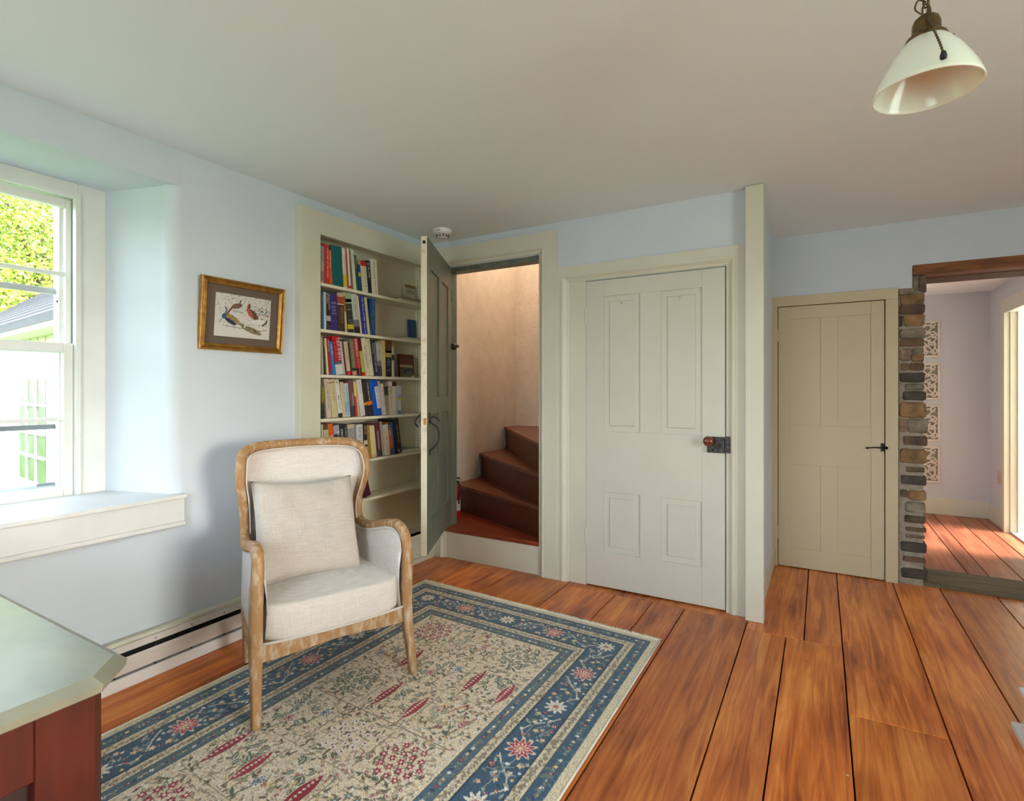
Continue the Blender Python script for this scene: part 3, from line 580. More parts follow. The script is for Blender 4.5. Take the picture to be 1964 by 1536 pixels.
def book(si, crop, xb0, xb1, xt0, xt1, yt, col, label, words=None, wcol=(235, 232, 225), bands=(), dep=.13, xf=-2.534):
    ox, oy = crop; k = 6.982; z0 = SHZ[si]
    Y = lambda x: onX(ox + x / k, oy, xf)[1]
    b0, b1, t0, t1 = Y(xb0), Y(xb1), Y(xt0), Y(xt1); zt = onX(ox + (xt0 + xt1) / 2 / k, oy + yt / k, xf)[2]
    zt = min(zt, (2.15 if si == 0 else SHZ[si - 1] - .018) - .006); hh = max(zt - z0, .08); t = max(.5 * ((b1 - b0) + (t1 - t0)), .006); lean = (t0 + t1) / 2 - (b0 + b1) / 2; th = -math.atan2(lean, hh); t = (t - .0012) * math.cos(th); h = (hh - t * abs(math.sin(th)) * .5) / math.cos(th)
    e = thing('book', label + ' on the ' + SHN[si], 'book', (xf, (b0 + b1) / 2, z0 + .0008 + t / 2 * abs(math.sin(th))), (th, 0, 0), group='books on the ' + SHN[si])
    cov, pg, m = make_book(t, h, dep, col, bands, words)
    c = cov.build('cover', m, e, .0008, 1); pg.build('pages', PAGES, e)
    for (a, b, bc_) in bands: MB().box(-.002, .0004, -t / 2 - .0002, t / 2 + .0002, h * a, h * b).build('spine_band', plain(bc_, .45), c)
    for wd in ([words] if isinstance(words, str) else words or []):
        if isinstance(wd, str): lettering(wd, .0007, 0, h * .2, h * .92, t * .5, wcol, c)
        else:
            s, a, b, fr, cl, vert = wd; lettering(s, .0008, fr[1] * t if isinstance(fr, tuple) else 0, h * a, h * b, t * (fr[0] if isinstance(fr, tuple) else fr), cl, c, vert)
    return e
WH, BK, RD, CRM = (236, 233, 226), (30, 28, 30), (176, 40, 40), (222, 212, 186)
K1, K2, K3 = (600, 440), (600, 620), (600, 780)
B = book
# top shelf
B(0, K1, 108, 153, 108, 152, 185, (168, 166, 158), 'grey paperback with a red top, first from the left', 'PORTRAIT', (70, 66, 66), [(.93, 1, (170, 44, 44)), (.06, .3, (150, 120, 124))])
B(0, K1, 157, 221, 155, 217, 205, (196, 48, 34), 'tall red book with white spine lettering', [('A HISTORY OF THE WORLD', .15, .93, (.30, .18), WH, True)])
B(0, K1, 223, 269, 219, 261, 275, (226, 92, 24), 'orange book with a pale title', [('THE FIELD GUIDE', .1, .95, (.3, -.2), (250, 220, 180), True), ('HANDBOOK', .12, .62, (.3, .2), (90, 30, 10), True)])
B(0, K1, 270, 408, 240, 384, 220, (22, 96, 100), 'thick plain teal hardback', dep=.14, xf=-2.53)
B(0, K1, 412, 462, 386, 432, 253, (228, 220, 200), 'white paperback with a yellow base', [('THE GREAT ROAD', .35, .85, (.34, .1), (170, 110, 30), True)], bands=[(.03, .34, (226, 188, 16))])
B(0, K1, 464, 487, 433, 452, 252, (186, 64, 72), 'narrow rose-red book')
B(0, K1, 489, 517, 454, 478, 252, (226, 224, 218), 'narrow white book with a red mark at its foot', bands=[(.02, .08, (186, 44, 44))])
B(0, K1, 519, 545, 481, 503, 283, (134, 104, 54), 'thin brown-gold book', 'ESSAYS', (226, 150, 60))
B(0, K1, 547, 588, 505, 546, 268, (206, 214, 190), 'pale green paperback', 'TRAVELS', (150, 170, 150))
B(0, K1, 590, 626, 556, 578, 345, (46, 84, 54), 'dark green book with gold letters', 'GARDENS', (206, 160, 50))
B(0, K1, 630, 664, 600, 630, 470, (26, 74, 126), 'slim blue book in a patterned jacket', bands=[(.55, .7, (196, 170, 60))])
B(0, K1, 666, 746, 636, 707, 425, (216, 206, 178), 'cream book with a red cap', [('ALL THE KINGDOM', .28, .82, (.24, .16), (96, 74, 30), True), ('1986', .16, .22, .6, (140, 100, 40), False)], bands=[(.84, 1, (196, 36, 34))])
B(0, K1, 748, 797, 712, 757, 415, (38, 38, 44), 'black book with pale letters', 'EUROPE', (200, 200, 198))
B(0, K1, 799, 873, 772, 857, 398, (222, 212, 190), 'tall cream book with grey and red script', [('SMITH & KANE', .45, .93, (.3, 0), (100, 96, 92), True), ('Inquisitive', .06, .38, (.34, .1), (190, 84, 74), True)])
# second shelf
B(1, K1, 108, 124, 107, 121, 850, (140, 52, 40), 'narrow rust-red book, first from the left')
B(1, K1, 127, 151, 124, 146, 835, (22, 132, 176), 'slim cyan blue book', 'A Summer Day', (210, 236, 245))
B(1, K1, 153, 183, 148, 176, 840, (206, 208, 202), 'slim white book with red letters', 'NATURAL HISTORY', (176, 80, 80))
B(1, K1, 186, 250, 178, 222, 850, (44, 40, 50), 'black book with stacked pale capitals and a white emblem', [('RUSSELL', .55, .98, (.34, -.22), (214, 208, 190), True), ('SEVEN PLAINS', .55, .98, (.34, .22), (214, 208, 190), True)], bands=[(.24, .38, (176, 178, 186)), (.0, .16, (62, 52, 78))])
B(1, K1, 252, 336, 224, 318, 850, (62, 52, 118), 'thick purple book with stacked white capitals', [('GOD', .68, .78, .8, (190, 190, 206), False), ('KEEPS', .58, .66, .72, (180, 180, 200), False), ('IN', .5, .57, .4, (180, 180, 200), False), ('VISION', .41, .49, .74, (190, 190, 206), False), ('CHRONICLE', .23, .28, .78, (150, 130, 170), False)])
B(1, K1, 338, 432, 326, 404, 850, (70, 54, 48), 'dark brown book with a red portrait at the top', [('NAPOLEON', .22, .62, (.26, .2), (184, 164, 130), True), ('BONAPARTE', .22, .62, (.26, -.15), (150, 92, 70), True)], bands=[(.72, .9, (172, 72, 50)), (.9, 1, (196, 168, 140)), (.69, .715, (226, 200, 196))])
B(1, K1, 440, 466, 410, 428, 840, (206, 186, 130), 'thin cream and ochre book', bands=[(.5, .9, (150, 100, 30))])
B(1, K1, 470, 560, 428, 502, 838, (52, 52, 50), 'black book with a green picture and yellow figures', [('The', .62, .68, .4, (176, 150, 90), False), ('KING', .54, .61, .6, (200, 200, 196), False), ('and I', .38, .46, .4, (150, 140, 110), False), ('JOHN', .27, .33, .6, (190, 190, 186), False), ('LONDON', .22, .27, .7, (190, 190, 186), False)], bands=[(.72, 1, (150, 178, 142)), (.76, .84, (70, 120, 84)), (.08, .2, (196, 184, 40))])
B(1, K1, 562, 636, 505, 581, 858, (196, 196, 186), 'grey and white book fading to black at its foot', [('THE LIBERATOR', .42, .92, (.28, .1), (100, 96, 90), True)], bands=[(.0, .16, (52, 44, 48)), (.16, .34, (118, 112, 118))])
B(1, K1, 640, 662, 588, 608, 885, (224, 202, 170), 'thin peach book')
B(1, K1, 665, 735, 608, 682, 868, (44, 52, 140), 'leaning bright blue book with white capitals', [('THIS CIRCLE OF FIRE', .34, .96, (.3, .12), WH, True), ('AMBROSE', .02, .3, (.3, .08), (190, 200, 236), True)])
B(1, K1, 740, 773, 690, 722, 912, (206, 196, 148), 'narrow straw-yellow book', 'A LONG JOURNEY', (170, 130, 90))
B(1, K1, 779, 836, 768, 840, 930, (32, 74, 124), 'blue hardback with pink script at the end of the row', [('Shelter and Mind', .52, .94, (.4, .05), (206, 170, 186), True), ('Elaine Stone', .14, .42, (.26, .02), (200, 150, 120), True)])
# third shelf
B(2, K2, 110, 152, 108, 131, 190, (178, 172, 156), 'grey-white book with faint vertical letters, first from the left', 'CIVIL CONFLICT', (116, 112, 90))
B(2, K2, 154, 177, 132, 146, 200, (40, 36, 40), 'thin black book with worn lettering', 'LEADERS', (170, 160, 150))
B(2, K2, 179, 190, 147, 158, 200, (150, 136, 66), 'very thin olive book')
B(2, K2, 192, 217, 159, 178, 200, (224, 214, 176), 'narrow cream book beside the olive one')
B(2, K2, 220, 264, 181, 222, 198, (160, 40, 66), 'crimson book with pale pink capitals', [('PRINCE', .56, .93, (.5, 0), (220, 180, 170), True)], bands=[(.0, .06, (120, 80, 130))])
B(2, K2, 267, 312, 224, 252, 245, (24, 130, 200), 'bright sky-blue paperback', 'THE SKY', (230, 240, 250))
B(2, K2, 314, 407, 254, 352, 172, (178, 26, 48), 'wide red book with large white capitals over a white foot', [('TRIUMPH', .38, .97, (.42, .22), (236, 226, 226), True), ('A HISTORY', .4, .85, (.2, -.25), (196, 110, 110), True)], bands=[(.0, .27, (214, 212, 204)), (.27, .34, (96, 96, 116))])
B(2, K2, 409, 441, 357, 386, 240, (186, 186, 180), 'silver-grey paperback beside the red one', 'JOHN', (150, 80, 90), [(.0, .06, (170, 150, 160))])
B(2, K2, 443, 465, 390, 404, 250, (84, 44, 60), 'thin plum-coloured book')
B(2, K2, 467, 506, 407, 470, 245, (206, 184, 156), 'tan paperback with a red label at its foot', 'SOLDIER', (180, 110, 80), [(.0, .13, (206, 48, 54))])
B(2, K2, 508, 529, 472, 488, 260, (60, 34, 30), 'thin dark brown book')
B(2, K2, 531, 596, 490, 533, 208, (108, 116, 92), 'grey-green book with a little portrait at its foot', 'THE SECRET LINE', (190, 150, 130), [(.0, .12, (196, 146, 120)), (.12, .2, (52, 50, 46))])
B(2, K2, 599, 656, 536, 601, 203, (186, 44, 42), 'leaning red book with white capitals and a dark foot', [('INFERNO', .5, .98, (.5, 0), (240, 220, 214), True), ('MAX HASTINGS', .02, .44, (.3, .1), (220, 190, 180), True)], bands=[(.0, .2, (70, 34, 36))])
B(2, K2, 659, 711, 603, 636, 200, (98, 28, 32), 'dark red and lime book with a bright red foot', bands=[(.09, .66, (176, 178, 92)), (.0, .085, (214, 28, 28))])
B(2, K2, 714, 772, 640, 706, 198, (214, 206, 172), 'cream book with black title lettering', [('THE COMMANDERS', .2, .82, (.34, .12), (56, 52, 46), True), ('BRADY', .2, .6, (.2, -.24), (96, 92, 80), True)])
B(2, K2, 775, 818, 711, 762, 208, (216, 206, 172), 'narrower cream book with bold brown letters', [('MOSCOW 1812', .3, .96, (.5, 0), (70, 60, 46), True)])
B(2, K2, 821, 877, 776, 832, 235, (44, 44, 64), 'navy book with white lettering', [('FORGOTTEN LEDGER', .1, .93, (.34, .14), (210, 208, 206), True), ('WILLIAMS', .3, .93, (.24, -.24), (170, 170, 176), True)])
B(2, K2, 880, 926, 842, 908, 258, (176, 176, 166), 'grey book darkening towards its foot', [('HERO', .62, .78, (.4, .1), (60, 60, 58), True)], bands=[(.0, .3, (62, 60, 64)), (.3, .46, (112, 108, 110))])
B(2, K2, 928, 941, 910, 922, 285, (222, 206, 190), 'very thin pinkish book')
B(2, K2, 943, 973, 924, 974, 230, (206, 190, 116), 'pale yellow book with a white edge', bands=[])
B(2, K2, 976, 1056, 976, 1055, 228, (46, 42, 62), 'upright dark book with a gilt picture and brown cap', [('The', .44, .5, .4, (200, 200, 200), False), ('TRUE', .36, .44, .6, (200, 200, 204), False), ('STORY', .3, .36, .6, (180, 180, 186), False), ('ALBERT', .165, .2, .55, (206, 190, 70), False)], bands=[(.66, 1, (112, 66, 36)), (.54, .72, (186, 168, 110))])
B(2, K2, 1060, 1090, 1060, 1088, 315, (214, 206, 186), 'white book with a black band at the end of the row', bands=[(.55, .73, (56, 52, 50))])
# fourth shelf
B(3, K2, 112, 162, 110, 157, 830, (66, 66, 52), 'short olive and black book, first from the left', 'ANCIENT', (196, 170, 70), [(.0, .26, (44, 52, 56)), (.5, 1, (128, 118, 54))])
B(3, K2, 190, 257, 152, 210, 742, (206, 188, 166), 'leaning beige book with faint blue letters', 'FOUNDATIONS', (120, 120, 140))
B(3, K2, 260, 346, 213, 284, 748, (206, 194, 148), 'leaning straw-coloured book with grey script', [('VOYAGES', .42, .86, (.3, .1), (112, 108, 90), True)], bands=[(.89, .93, (150, 130, 90))])
B(3, K2, 348, 402, 290, 346, 752, (218, 214, 206), 'leaning white book with a black bottle emblem', [('X', .88, .98, .6, (50, 48, 46), False), ('I', .46, .58, .5, (30, 28, 28), False), ('NIGHT', .2, .4, (.4, 0), (140, 150, 160), True)], bands=[(.0, .11, (44, 42, 42))])
B(3, K2, 404, 440, 360, 410, 788, (214, 194, 156), 'leaning tan book', 'PARIS', (190, 160, 120))
B(3, K2, 442, 510, 416, 466, 804, (180, 200, 208), 'leaning pale blue book with a black seal', [('LETTERS HOME', .4, .9, (.26, .1), (90, 110, 120), True), ('o', .05, .12, .5, (30, 30, 34), False)], bands=[(.14, .45, (150, 176, 196))])
B(3, K2, 513, 577, 476, 540, 764, (118, 78, 76), 'leaning mauve-brown book', [('WINTERS', .3, .66, (.3, .12), (226, 214, 206), True)], bands=[(.0, .3, (72, 60, 62))])
B(3, K2, 579, 606, 543, 562, 778, (226, 204, 120), 'thin yellow and pink book', bands=[(.0, .58, (206, 62, 78))])
B(3, K2, 608, 632, 563, 582, 800, (206, 192, 110), 'thin mustard paperback')
B(3, K2, 640, 706, 584, 644, 748, (222, 214, 208), 'leaning white book with black diagonal dashes', [('//////////', .5, .95, (.4, .05), (70, 66, 66), True)], bands=[(.02, .3, (206, 196, 210))])
B(3, K2, 708, 742, 652, 696, 776, (58, 50, 50), 'leaning charcoal book with an amber band', bands=[(.31, .39, (224, 158, 30))])
B(3, K2, 744, 824, 698, 746, 776, (50, 46, 48), 'leaning black book with white letters and an orange band', [('TOMORROW', .44, .97, (.5, .05), WH, True)], bands=[(.31, .42, (226, 120, 40))])
B(3, K2, 828, 880, 750, 808, 762, (8, 84, 178), 'leaning royal blue book without lettering')
B(3, K2, 882, 926, 810, 860, 762, (12, 80, 168), 'leaning blue book with a white lettered strip', bands=[(.2, .82, (206, 208, 222))], words=[('BAND OF WINTER', .22, .8, (.4, 0), (60, 80, 140), True)])
B(3, K2, 928, 946, 868, 896, 778, (186, 176, 176), 'leaning thin lilac-grey book')
B(3, K2, 948, 982, 906, 942, 808, (222, 210, 186), 'cream book with red and black letters', [('THE RED LINE', .25, .9, (.5, 0), (186, 66, 60), True)])
B(3, K2, 985, 1027, 950, 1006, 830, (150, 150, 138), 'grey book with a dark photograph at the top', bands=[(.66, .96, (58, 60, 58))])
B(3, K2, 1030, 1063, 1014, 1058, 834, (222, 206, 162), 'cream book reading 1951', [('1951', .7, .95, (.6, 0), (40, 36, 34), True), ('stories of a year', .2, .6, (.3, 0), (170, 140, 110), True)])
B(3, K2, 1066, 1118, 1063, 1116, 782, (222, 212, 196), 'white book with a maroon square at the top', bands=[(.86, 1, (84, 26, 34))], words=[('o', .05, .1, .3, BK, False)])
B(3, K2, 1120, 1136, 1120, 1136, 840, (178, 176, 186), 'very thin grey-lilac book')
B(3, K2, 1139, 1181, 1141, 1188, 838, (196, 196, 200), 'lilac and blue book with a yellow band', bands=[(.48, .56, (220, 196, 40)), (.0, .14, (108, 130, 150)), (.56, .68, (160, 156, 196))])
# fifth shelf (foot of the row hidden by the chair back)
B(4, K3, 140, 160, 112, 134, 240, (216, 206, 186), 'thin cream book leaning, first from the left')
B(4, K3, 168, 240, 136, 196, 234, (88, 78, 44), 'olive jacketed book with a pictured spine', bands=[(.5, .86, (176, 170, 130)), (.3, .5, (70, 60, 84))])
B(4, K3, 242, 318, 198, 260, 230, (206, 92, 26), 'orange book with white and grey figures', bands=[(.55, .72, (196, 140, 120))])
B(4, K3, 320, 392, 268, 346, 234, (50, 46, 52), 'black book with a grey portrait and white label', [('ROYAL', .5, .8, (.4, .3), WH, True)], bands=[(.74, .97, (160, 158, 166)), (.4, .6, (206, 196, 180))])
B(4, K3, 394, 452, 350, 408, 234, (48, 44, 48), 'black book with white capitals and a red mark', [('KING', .64, .86, (.5, 0), WH, True)], bands=[(.46, .6, (186, 40, 36))])
B(4, K3, 454, 492, 412, 452, 238, (40, 38, 40), 'narrow black book with cream capitals', 'SUSPECT', (214, 204, 176))
B(4, K3, 494, 592, 462, 556, 240, (196, 178, 148), 'tan jacketed book with a pale picture panel', bands=[(.3, .9, (150, 146, 146))])
B(4, K3, 594, 690, 590, 660, 240, (206, 206, 202), 'white book with grey vertical letters above a peach foot', 'EMPIRES', (130, 130, 134), [(.0, .34, (196, 140, 110))])
B(4, K3, 698, 745, 672, 716, 226, (46, 34, 36), 'dark maroon book with cream blocks', 'MOB', (214, 170, 150), [(.4, .52, (214, 190, 170)), (.22, .34, (206, 150, 120))])
B(4, K3, 747, 790, 718, 752, 250, (150, 124, 44), 'golden olive hardback')
B(4, K3, 792, 862, 756, 820, 255, (216, 196, 150), 'book turned round showing cream page edges', bands=[(.0, .1, (206, 160, 126))])
B(4, K3, 864, 934, 824, 884, 212, (92, 40, 52), 'plum book with white letters', [('SAVANNAH', .2, .75, (.36, 0), (224, 214, 206), True)], bands=[(.0, .18, (66, 62, 78))])
B(4, K3, 936, 956, 902, 928, 200, (176, 158, 140), 'tall thin taupe book')
B(4, K3, 958, 1042, 938, 1002, 240, (222, 212, 200), 'white book with yellow letters and a red dot', [('PARADISE', .3, .9, (.3, -.28), (206, 180, 40), True), ('o', .5, .6, (.5, .1), (200, 30, 40), False)])
B(4, K3, 1044, 1084, 1004, 1044, 214, (214, 104, 30), 'orange book with a black and blue cap', 'KINGS', (250, 220, 180), [(.78, 1, (30, 44, 60)), (.0, .2, (90, 70, 80))])
B(4, K3, 1086, 1108, 1046, 1062, 212, (30, 108, 180), 'thin vivid blue book')
B(4, K3, 1122, 1200, 1072, 1140, 163, (44, 36, 40), 'tall black leaning book with white lettering at the row end', [('A PECULIAR NORTH', .3, .82, (.3, .1), (214, 206, 200), True), ('D', .05, .12, .4, WH, False)], dep=.14)
B(5, K3, 700, 782, 650, 738, 1000, (70, 26, 46), 'single dark crimson book leaning')
# books lying flat or facing out, and the other things on the shelves
def flat_book(name, label, si, y0, y1, t, d, col, xf, z=None, group=None, band=None):
    z = SHZ[si] if z is None else z; t -= .0006
    e = thing('book', label, 'book', (xf, (y0 + y1) / 2, z + .0006), group='books on the ' + SHN[si]); w = (y1 - y0) / 2
    c = MB().box(-d, 0, -w, w, 0, .002).box(-d, 0, -w, w, t - .002, t).box(-d, -d + .003, -w, w, 0, t).build('cover', plain(col), e); MB().box(-d + .004, -.004, -w + .003, w - .003, .002, t - .002).build('pages', PAGES, e)
    if band: MB().box(-d * .5, -d * .3, -w - .0002, w + .0002, t - .0015, t + .0004).build('cover_band', plain(band), c)
    return e
flat_book('a', 'yellow book lying flat at the right end of the top shelf', 0, 2.83, 3.05, .022, .125, (206, 180, 60), -2.545)
flat_book('b', 'thin black book lying on the yellow one on the top shelf', 0, 2.82, 3.045, .012, .13, (44, 36, 32), -2.54, SHZ[0] + .0222)
flat_book('c', 'dark blue book lying flat at the right end of the second shelf', 1, 2.90, 3.05, .022, .12, (36, 60, 96), -2.54)
flat_book('d', 'pale grey-green book lying flat on the fifth shelf', 4, 2.78, 3.02, .026, .135, (132, 142, 128), -2.535)
def facing(label, si, y0, y1, h, t, col, xf, bands=()):
    """a book standing with its cover towards the room, leaning on the bookcase back"""
    e = thing('book', label, 'book', (xf, (y0 + y1) / 2, SHZ[si] + .0015), (0, -.07, 0), group='books on the ' + SHN[si]); w = (y1 - y0) / 2
    c = MB().box(-.002, 0, -w, w, 0, h).box(-t, -t + .002, -w, w, 0, h).box(-t, 0, -w, -w + .002, 0, h).build('cover', plain(col), e); MB().box(-t + .002, -.002, -w + .002, w - .002, .002, h - .002).build('pages', PAGES, e)
    for a, b, q0, q1, cl in bands: MB().box(-.001, .0006, -w + 2 * w * a, -w + 2 * w * b, h * q0, h * q1).build('cover_picture', plain(cl), c)
facing('white book propped facing out at the far right of the top shelf', 0, 3.0, 3.11, .155, .02, (206, 200, 182), -2.648, [(0, 1, .86, 1, (150, 120, 70)), (.2, .9, .6, .75, (160, 156, 146))])
facing('blue book propped against the right end of the second shelf', 1, 3.045, 3.12, .17, .02, (44, 78, 126), -2.648)
facing('red-brown book propped with its picture cover facing out on the third shelf', 2, 2.885, 3.04, .168, .018, (104, 52, 38), -2.60, [(0, 1, .0, .36, (112, 108, 82)), (.25, .95, .14, .44, (96, 92, 96)), (.45, .8, .16, .3, (190, 190, 196)), (.0, .9, .44, .55, (170, 148, 112)), (.75, .98, .02, .1, (206, 202, 190))])
pl_ = thing('silver_plate', 'round silver-rimmed plate standing on edge on the third shelf', 'plate', (-2.645, 2.775, SHZ[2] + .001), (0, -.16, 0))
SILV = pmat('tarnished_silver', rgb(150, 140, 116), .35, metal=.85); GLZ = pmat('plate_glaze', rgb(206, 200, 180), .25)
MB().lathe([(.070, 0), (.076, .004), (.078, .008), (.074, .009), (.068, .005)], (0, 0, .078), 28, 'x', close=True).build('plate_rim', SILV, pl_, smooth=True)
MB().lathe([(0, .001), (.04, .001), (.069, .004), (.069, .007), (.04, .004), (0, .004)], (0, 0, .078), 28, 'x').build('plate_well', GLZ, pl_, smooth=True)
wg = thing('wine_glass', 'small clear glass standing at the right of the fourth shelf', 'glass', (-2.60, 2.985, SHZ[3] + .0005))
MB().lathe([(.0, 0), (.026, .001), (.026, .003), (.004, .006), (.003, .05), (.010, .056), (.022, .075), (.025, .10), (.021, .135), (.020, .135), (.024, .10), (.021, .076), (.009, .058), (0, .055)], (0, 0, 0), 20).build('bowl_and_stem', GL, wg, smooth=True)
# ================================================================ armchair
def linen(name, c1, c2):
    m = pmat(name, c1, .92, spec=.12, sheen=.25); t = m.node_tree; b = t.nodes['Principled BSDF']; tc = N(t, 'ShaderNodeTexCoord'); out = []
    for sc in ((1500, 1500, 60), (60, 60, 1500)):
        mp = N(t, 'ShaderNodeMapping'); mp.inputs['Scale'].default_value = sc; t.links.new(tc.outputs['Object'], mp.inputs[0])
        n = N(t, 'ShaderNodeTexNoise'); n.inputs['Scale'].default_value = .35; n.inputs['Detail'].default_value = 2; t.links.new(mp.outputs[0], n.inputs['Vector']); out.append(n)
    ad = N(t, 'ShaderNodeMath', operation='ADD'); t.links.new(out[0].outputs['Fac'], ad.inputs[0]); t.links.new(out[1].outputs['Fac'], ad.inputs[1])
    r = N(t, 'ShaderNodeMapRange'); r.inputs[1].default_value = .7; r.inputs[2].default_value = 1.3; t.links.new(ad.outputs[0], r.inputs[0])
    mx = N(t, 'ShaderNodeMix', data_type='RGBA'); mx.inputs[6].default_value = c2; mx.inputs[7].default_value = c1; t.links.new(r.outputs[0], mx.inputs[0]); t.links.new(mx.outputs[2], b.inputs['Base Color'])
    bp = N(t, 'ShaderNodeBump'); bp.inputs['Strength'].default_value = .35; bp.inputs['Distance'].default_value = .003; t.links.new(ad.outputs[0], bp.inputs['Height']); t.links.new(bp.outputs[0], b.inputs['Normal'])
    return m
LINEN = linen('linen', rgb(236, 229, 223), rgb(214, 205, 197)); LINEN2 = linen('pillow_linen', rgb(208, 199, 188), rgb(186, 175, 163))
WASH = pmat('washed_oak', rgb(168, 126, 80), .66, var=(26, rgb(208, 190, 164), .48, .76), bump=(40, .25), stretch=(1.6, 1.6, .5))
PIPE = pmat('linen_piping', rgb(214, 206, 196), .9)
A = R_(68.1)
ch = thing('armchair', 'beige linen armchair with a whitewashed oak frame standing on the rug', 'armchair', (-1.706, 1.5225, .0098), (0, 0, A)); ch.scale = (.953, 1, 1)
RR = [(.9, .55), (.55, .9), (-.55, .9), (-.9, .55), (-.9, -.55), (-.55, -.9), (.55, -.9), (.9, -.55)]
# half of the show-wood line: front post, arm, neck, wing, top rail (local x right, y back, z up)
half = [(.324, .012, .27), (.325, .010, .36), (.324, .004, .46), (.321, .000, .545), (.317, .012, .598), (.312, .050, .625), (.308, .110, .627), (.302, .190, .610), (.293, .290, .585), (.283, .375, .576), (.275, .435, .592),
        (.271, .455, .64), (.274, .450, .705), (.286, .425, .778), (.298, .410, .845), (.296, .415, .905), (.284, .440, .950), (.245, .470, .974), (.18, .492, .982), (.09, .503, .985), (0, .507, .986)]
full = half + [(-x, y, z) for x, y, z in half[-2::-1]]
path = catmull(full, 5)
rad = []
for p in path:
    z = p.z; r = .0235
    if z < .5: r = .0265
    if z > .95: r = .0185 + .004 * min(1, abs(p.x) / .28)
    rad.append(r)
MB().tube(path, rad, sec=RR, up=(1, 0, 0)).build('show_wood_frame', WASH, ch, smooth=True)
SQ = [(1, .75), (.75, 1), (-.75, 1), (-1, .75), (-1, -.75), (-.75, -1), (.75, -1), (1, -.75)]
for s in (-1, 1):
    MB().tube([(s * .334, -.034, 0), (s * .331, -.022, .09), (s * .327, .0, .19), (s * .324, .012, .28)], [.0160, .0180, .0212, .0240], sec=SQ, up=(1, 0, 0)).build('leg', WASH, ch)
    MB().tube([(s * .245, .520, 0), (s * .25, .495, .12), (s * .255, .475, .28)], [.017, .020, .022], sec=SQ, up=(1, 0, 0)).build('leg', WASH, ch)
# serpentine front apron and the side rails
def apron(pts, depth, name):
    """pts: (x, y, zbottom, ztop) along the front; extruded back by depth"""
    mb = MB(); r0 = [(x, y, zb) for x, y, zb, zt in pts]; r1 = [(x, y, zt) for x, y, zb, zt in pts]
    mb.grid([[(x, y + depth, z) for x, y, z in r0], r0, r1, [(x, y + depth, z) for x, y, z in r1], [(x, y + depth, z) for x, y, z in r0]])
    return mb.build(name, WASH, ch, weld=True)
n_ = 16; ap = []
for i in range(n_ + 1):
    u = -1 + 2 * i / n_; ap.append((u * .308, .0 - .022 * (1 - u * u), .222 + .022 * math.cos(u * math.pi * .95) * .5 + .006, .282))
apron(ap, .03, 'apron')
for s in (-1, 1):
    MB().tube([(s * .312, .02, .258), (s * .30, .22, .25), (s * .262, .47, .25)], .022, sec=SQ, up=(0, 0, 1)).build('side_rail', WASH, ch)
MB().tube([(-.26, .47, .25), (.26, .47, .25)], .022, sec=SQ, up=(0, 0, 1)).build('back_rail', WASH, ch)
# side line of the frame as functions of height (from neck to top)
hz = [(p.z, p.x, p.y) for p in catmull(half, 6) if p.y > .43 or p.z > .7]; hz.sort()
zz, xx_, yy_ = map(np.array, zip(*hz))
def side(z): return float(np.interp(z, zz, xx_)), float(np.interp(z, zz, yy_))
def backgrid(off, puff):
    rows = []
    for j in range(19):
        tz = j / 18; row = []
        for i in range(25):
            q = -1 + 2 * i / 24
            zt = .975 - .03 * abs(q) ** 6 - .018 * abs(q) ** 2
            z = .34 + (zt - .34) * tz; xs, ys = side(max(z, .62)); xs -= .004; vc = .50 + .03 * (z - .4) if z > .6 else .506
            if z < .62: ys = .452
            y = vc - (vc - ys) * abs(q) ** 5 - puff * (1 - q ** 4) * math.sin(math.pi * min(1, tz * 1.0 + .02)) ** .6
            row.append((xs * q, y + off, z))
        rows.append(row)
    return rows
ug = MB().grid(backgrid(.0, .030)); ug.grid([r[::-1] for r in backgrid(.040, -.012)])
ug.build('back_upholstery', LINEN, ch, smooth=True)
pp = [(x, y - .012, z) for x, y, z in [tuple(p) for p in path] if z > .60 and y > .36]
inner = [(x * .935, y - .018, .62 + (z - .62) * .965 - .004) for x, y, z in pp]
MB().tube(inner, .0036, 6).build('piping', PIPE, ch, smooth=True)
# arm panels: inside and outside fabric between the arm and the seat rail
arm = [tuple(p) for p in catmull(half[3:12], 4)]
for s in (-1, 1):
    rin, rout = [], []
    for j in range(7):
        t = j / 6; a = []; b = []
        for x, y, z in arm:
            zt = z - .010; zb = .265; bul = math.sin(math.pi * t); zc = zb + (zt - zb) * t
            xe = x if t > .8 else x
            a.append((s * (xe - .022 - .014 * bul), y + .004, zc)); b.append((s * (xe + .006 + .010 * bul * (1 - t)), y + .004, zc))
        rin.append(a); rout.append(b[::-1])
    MB().grid(rin if s < 0 else [r[::-1] for r in rin]).build('arm_inside', LINEN, ch, smooth=True); MB().grid(rout).build('arm_outside', LINEN, ch, smooth=True)
    MB().tube([(s * (x - .027), y + .002, z - .019) for x, y, z in arm], .0034, 6).build('piping', PIPE, ch, smooth=True)
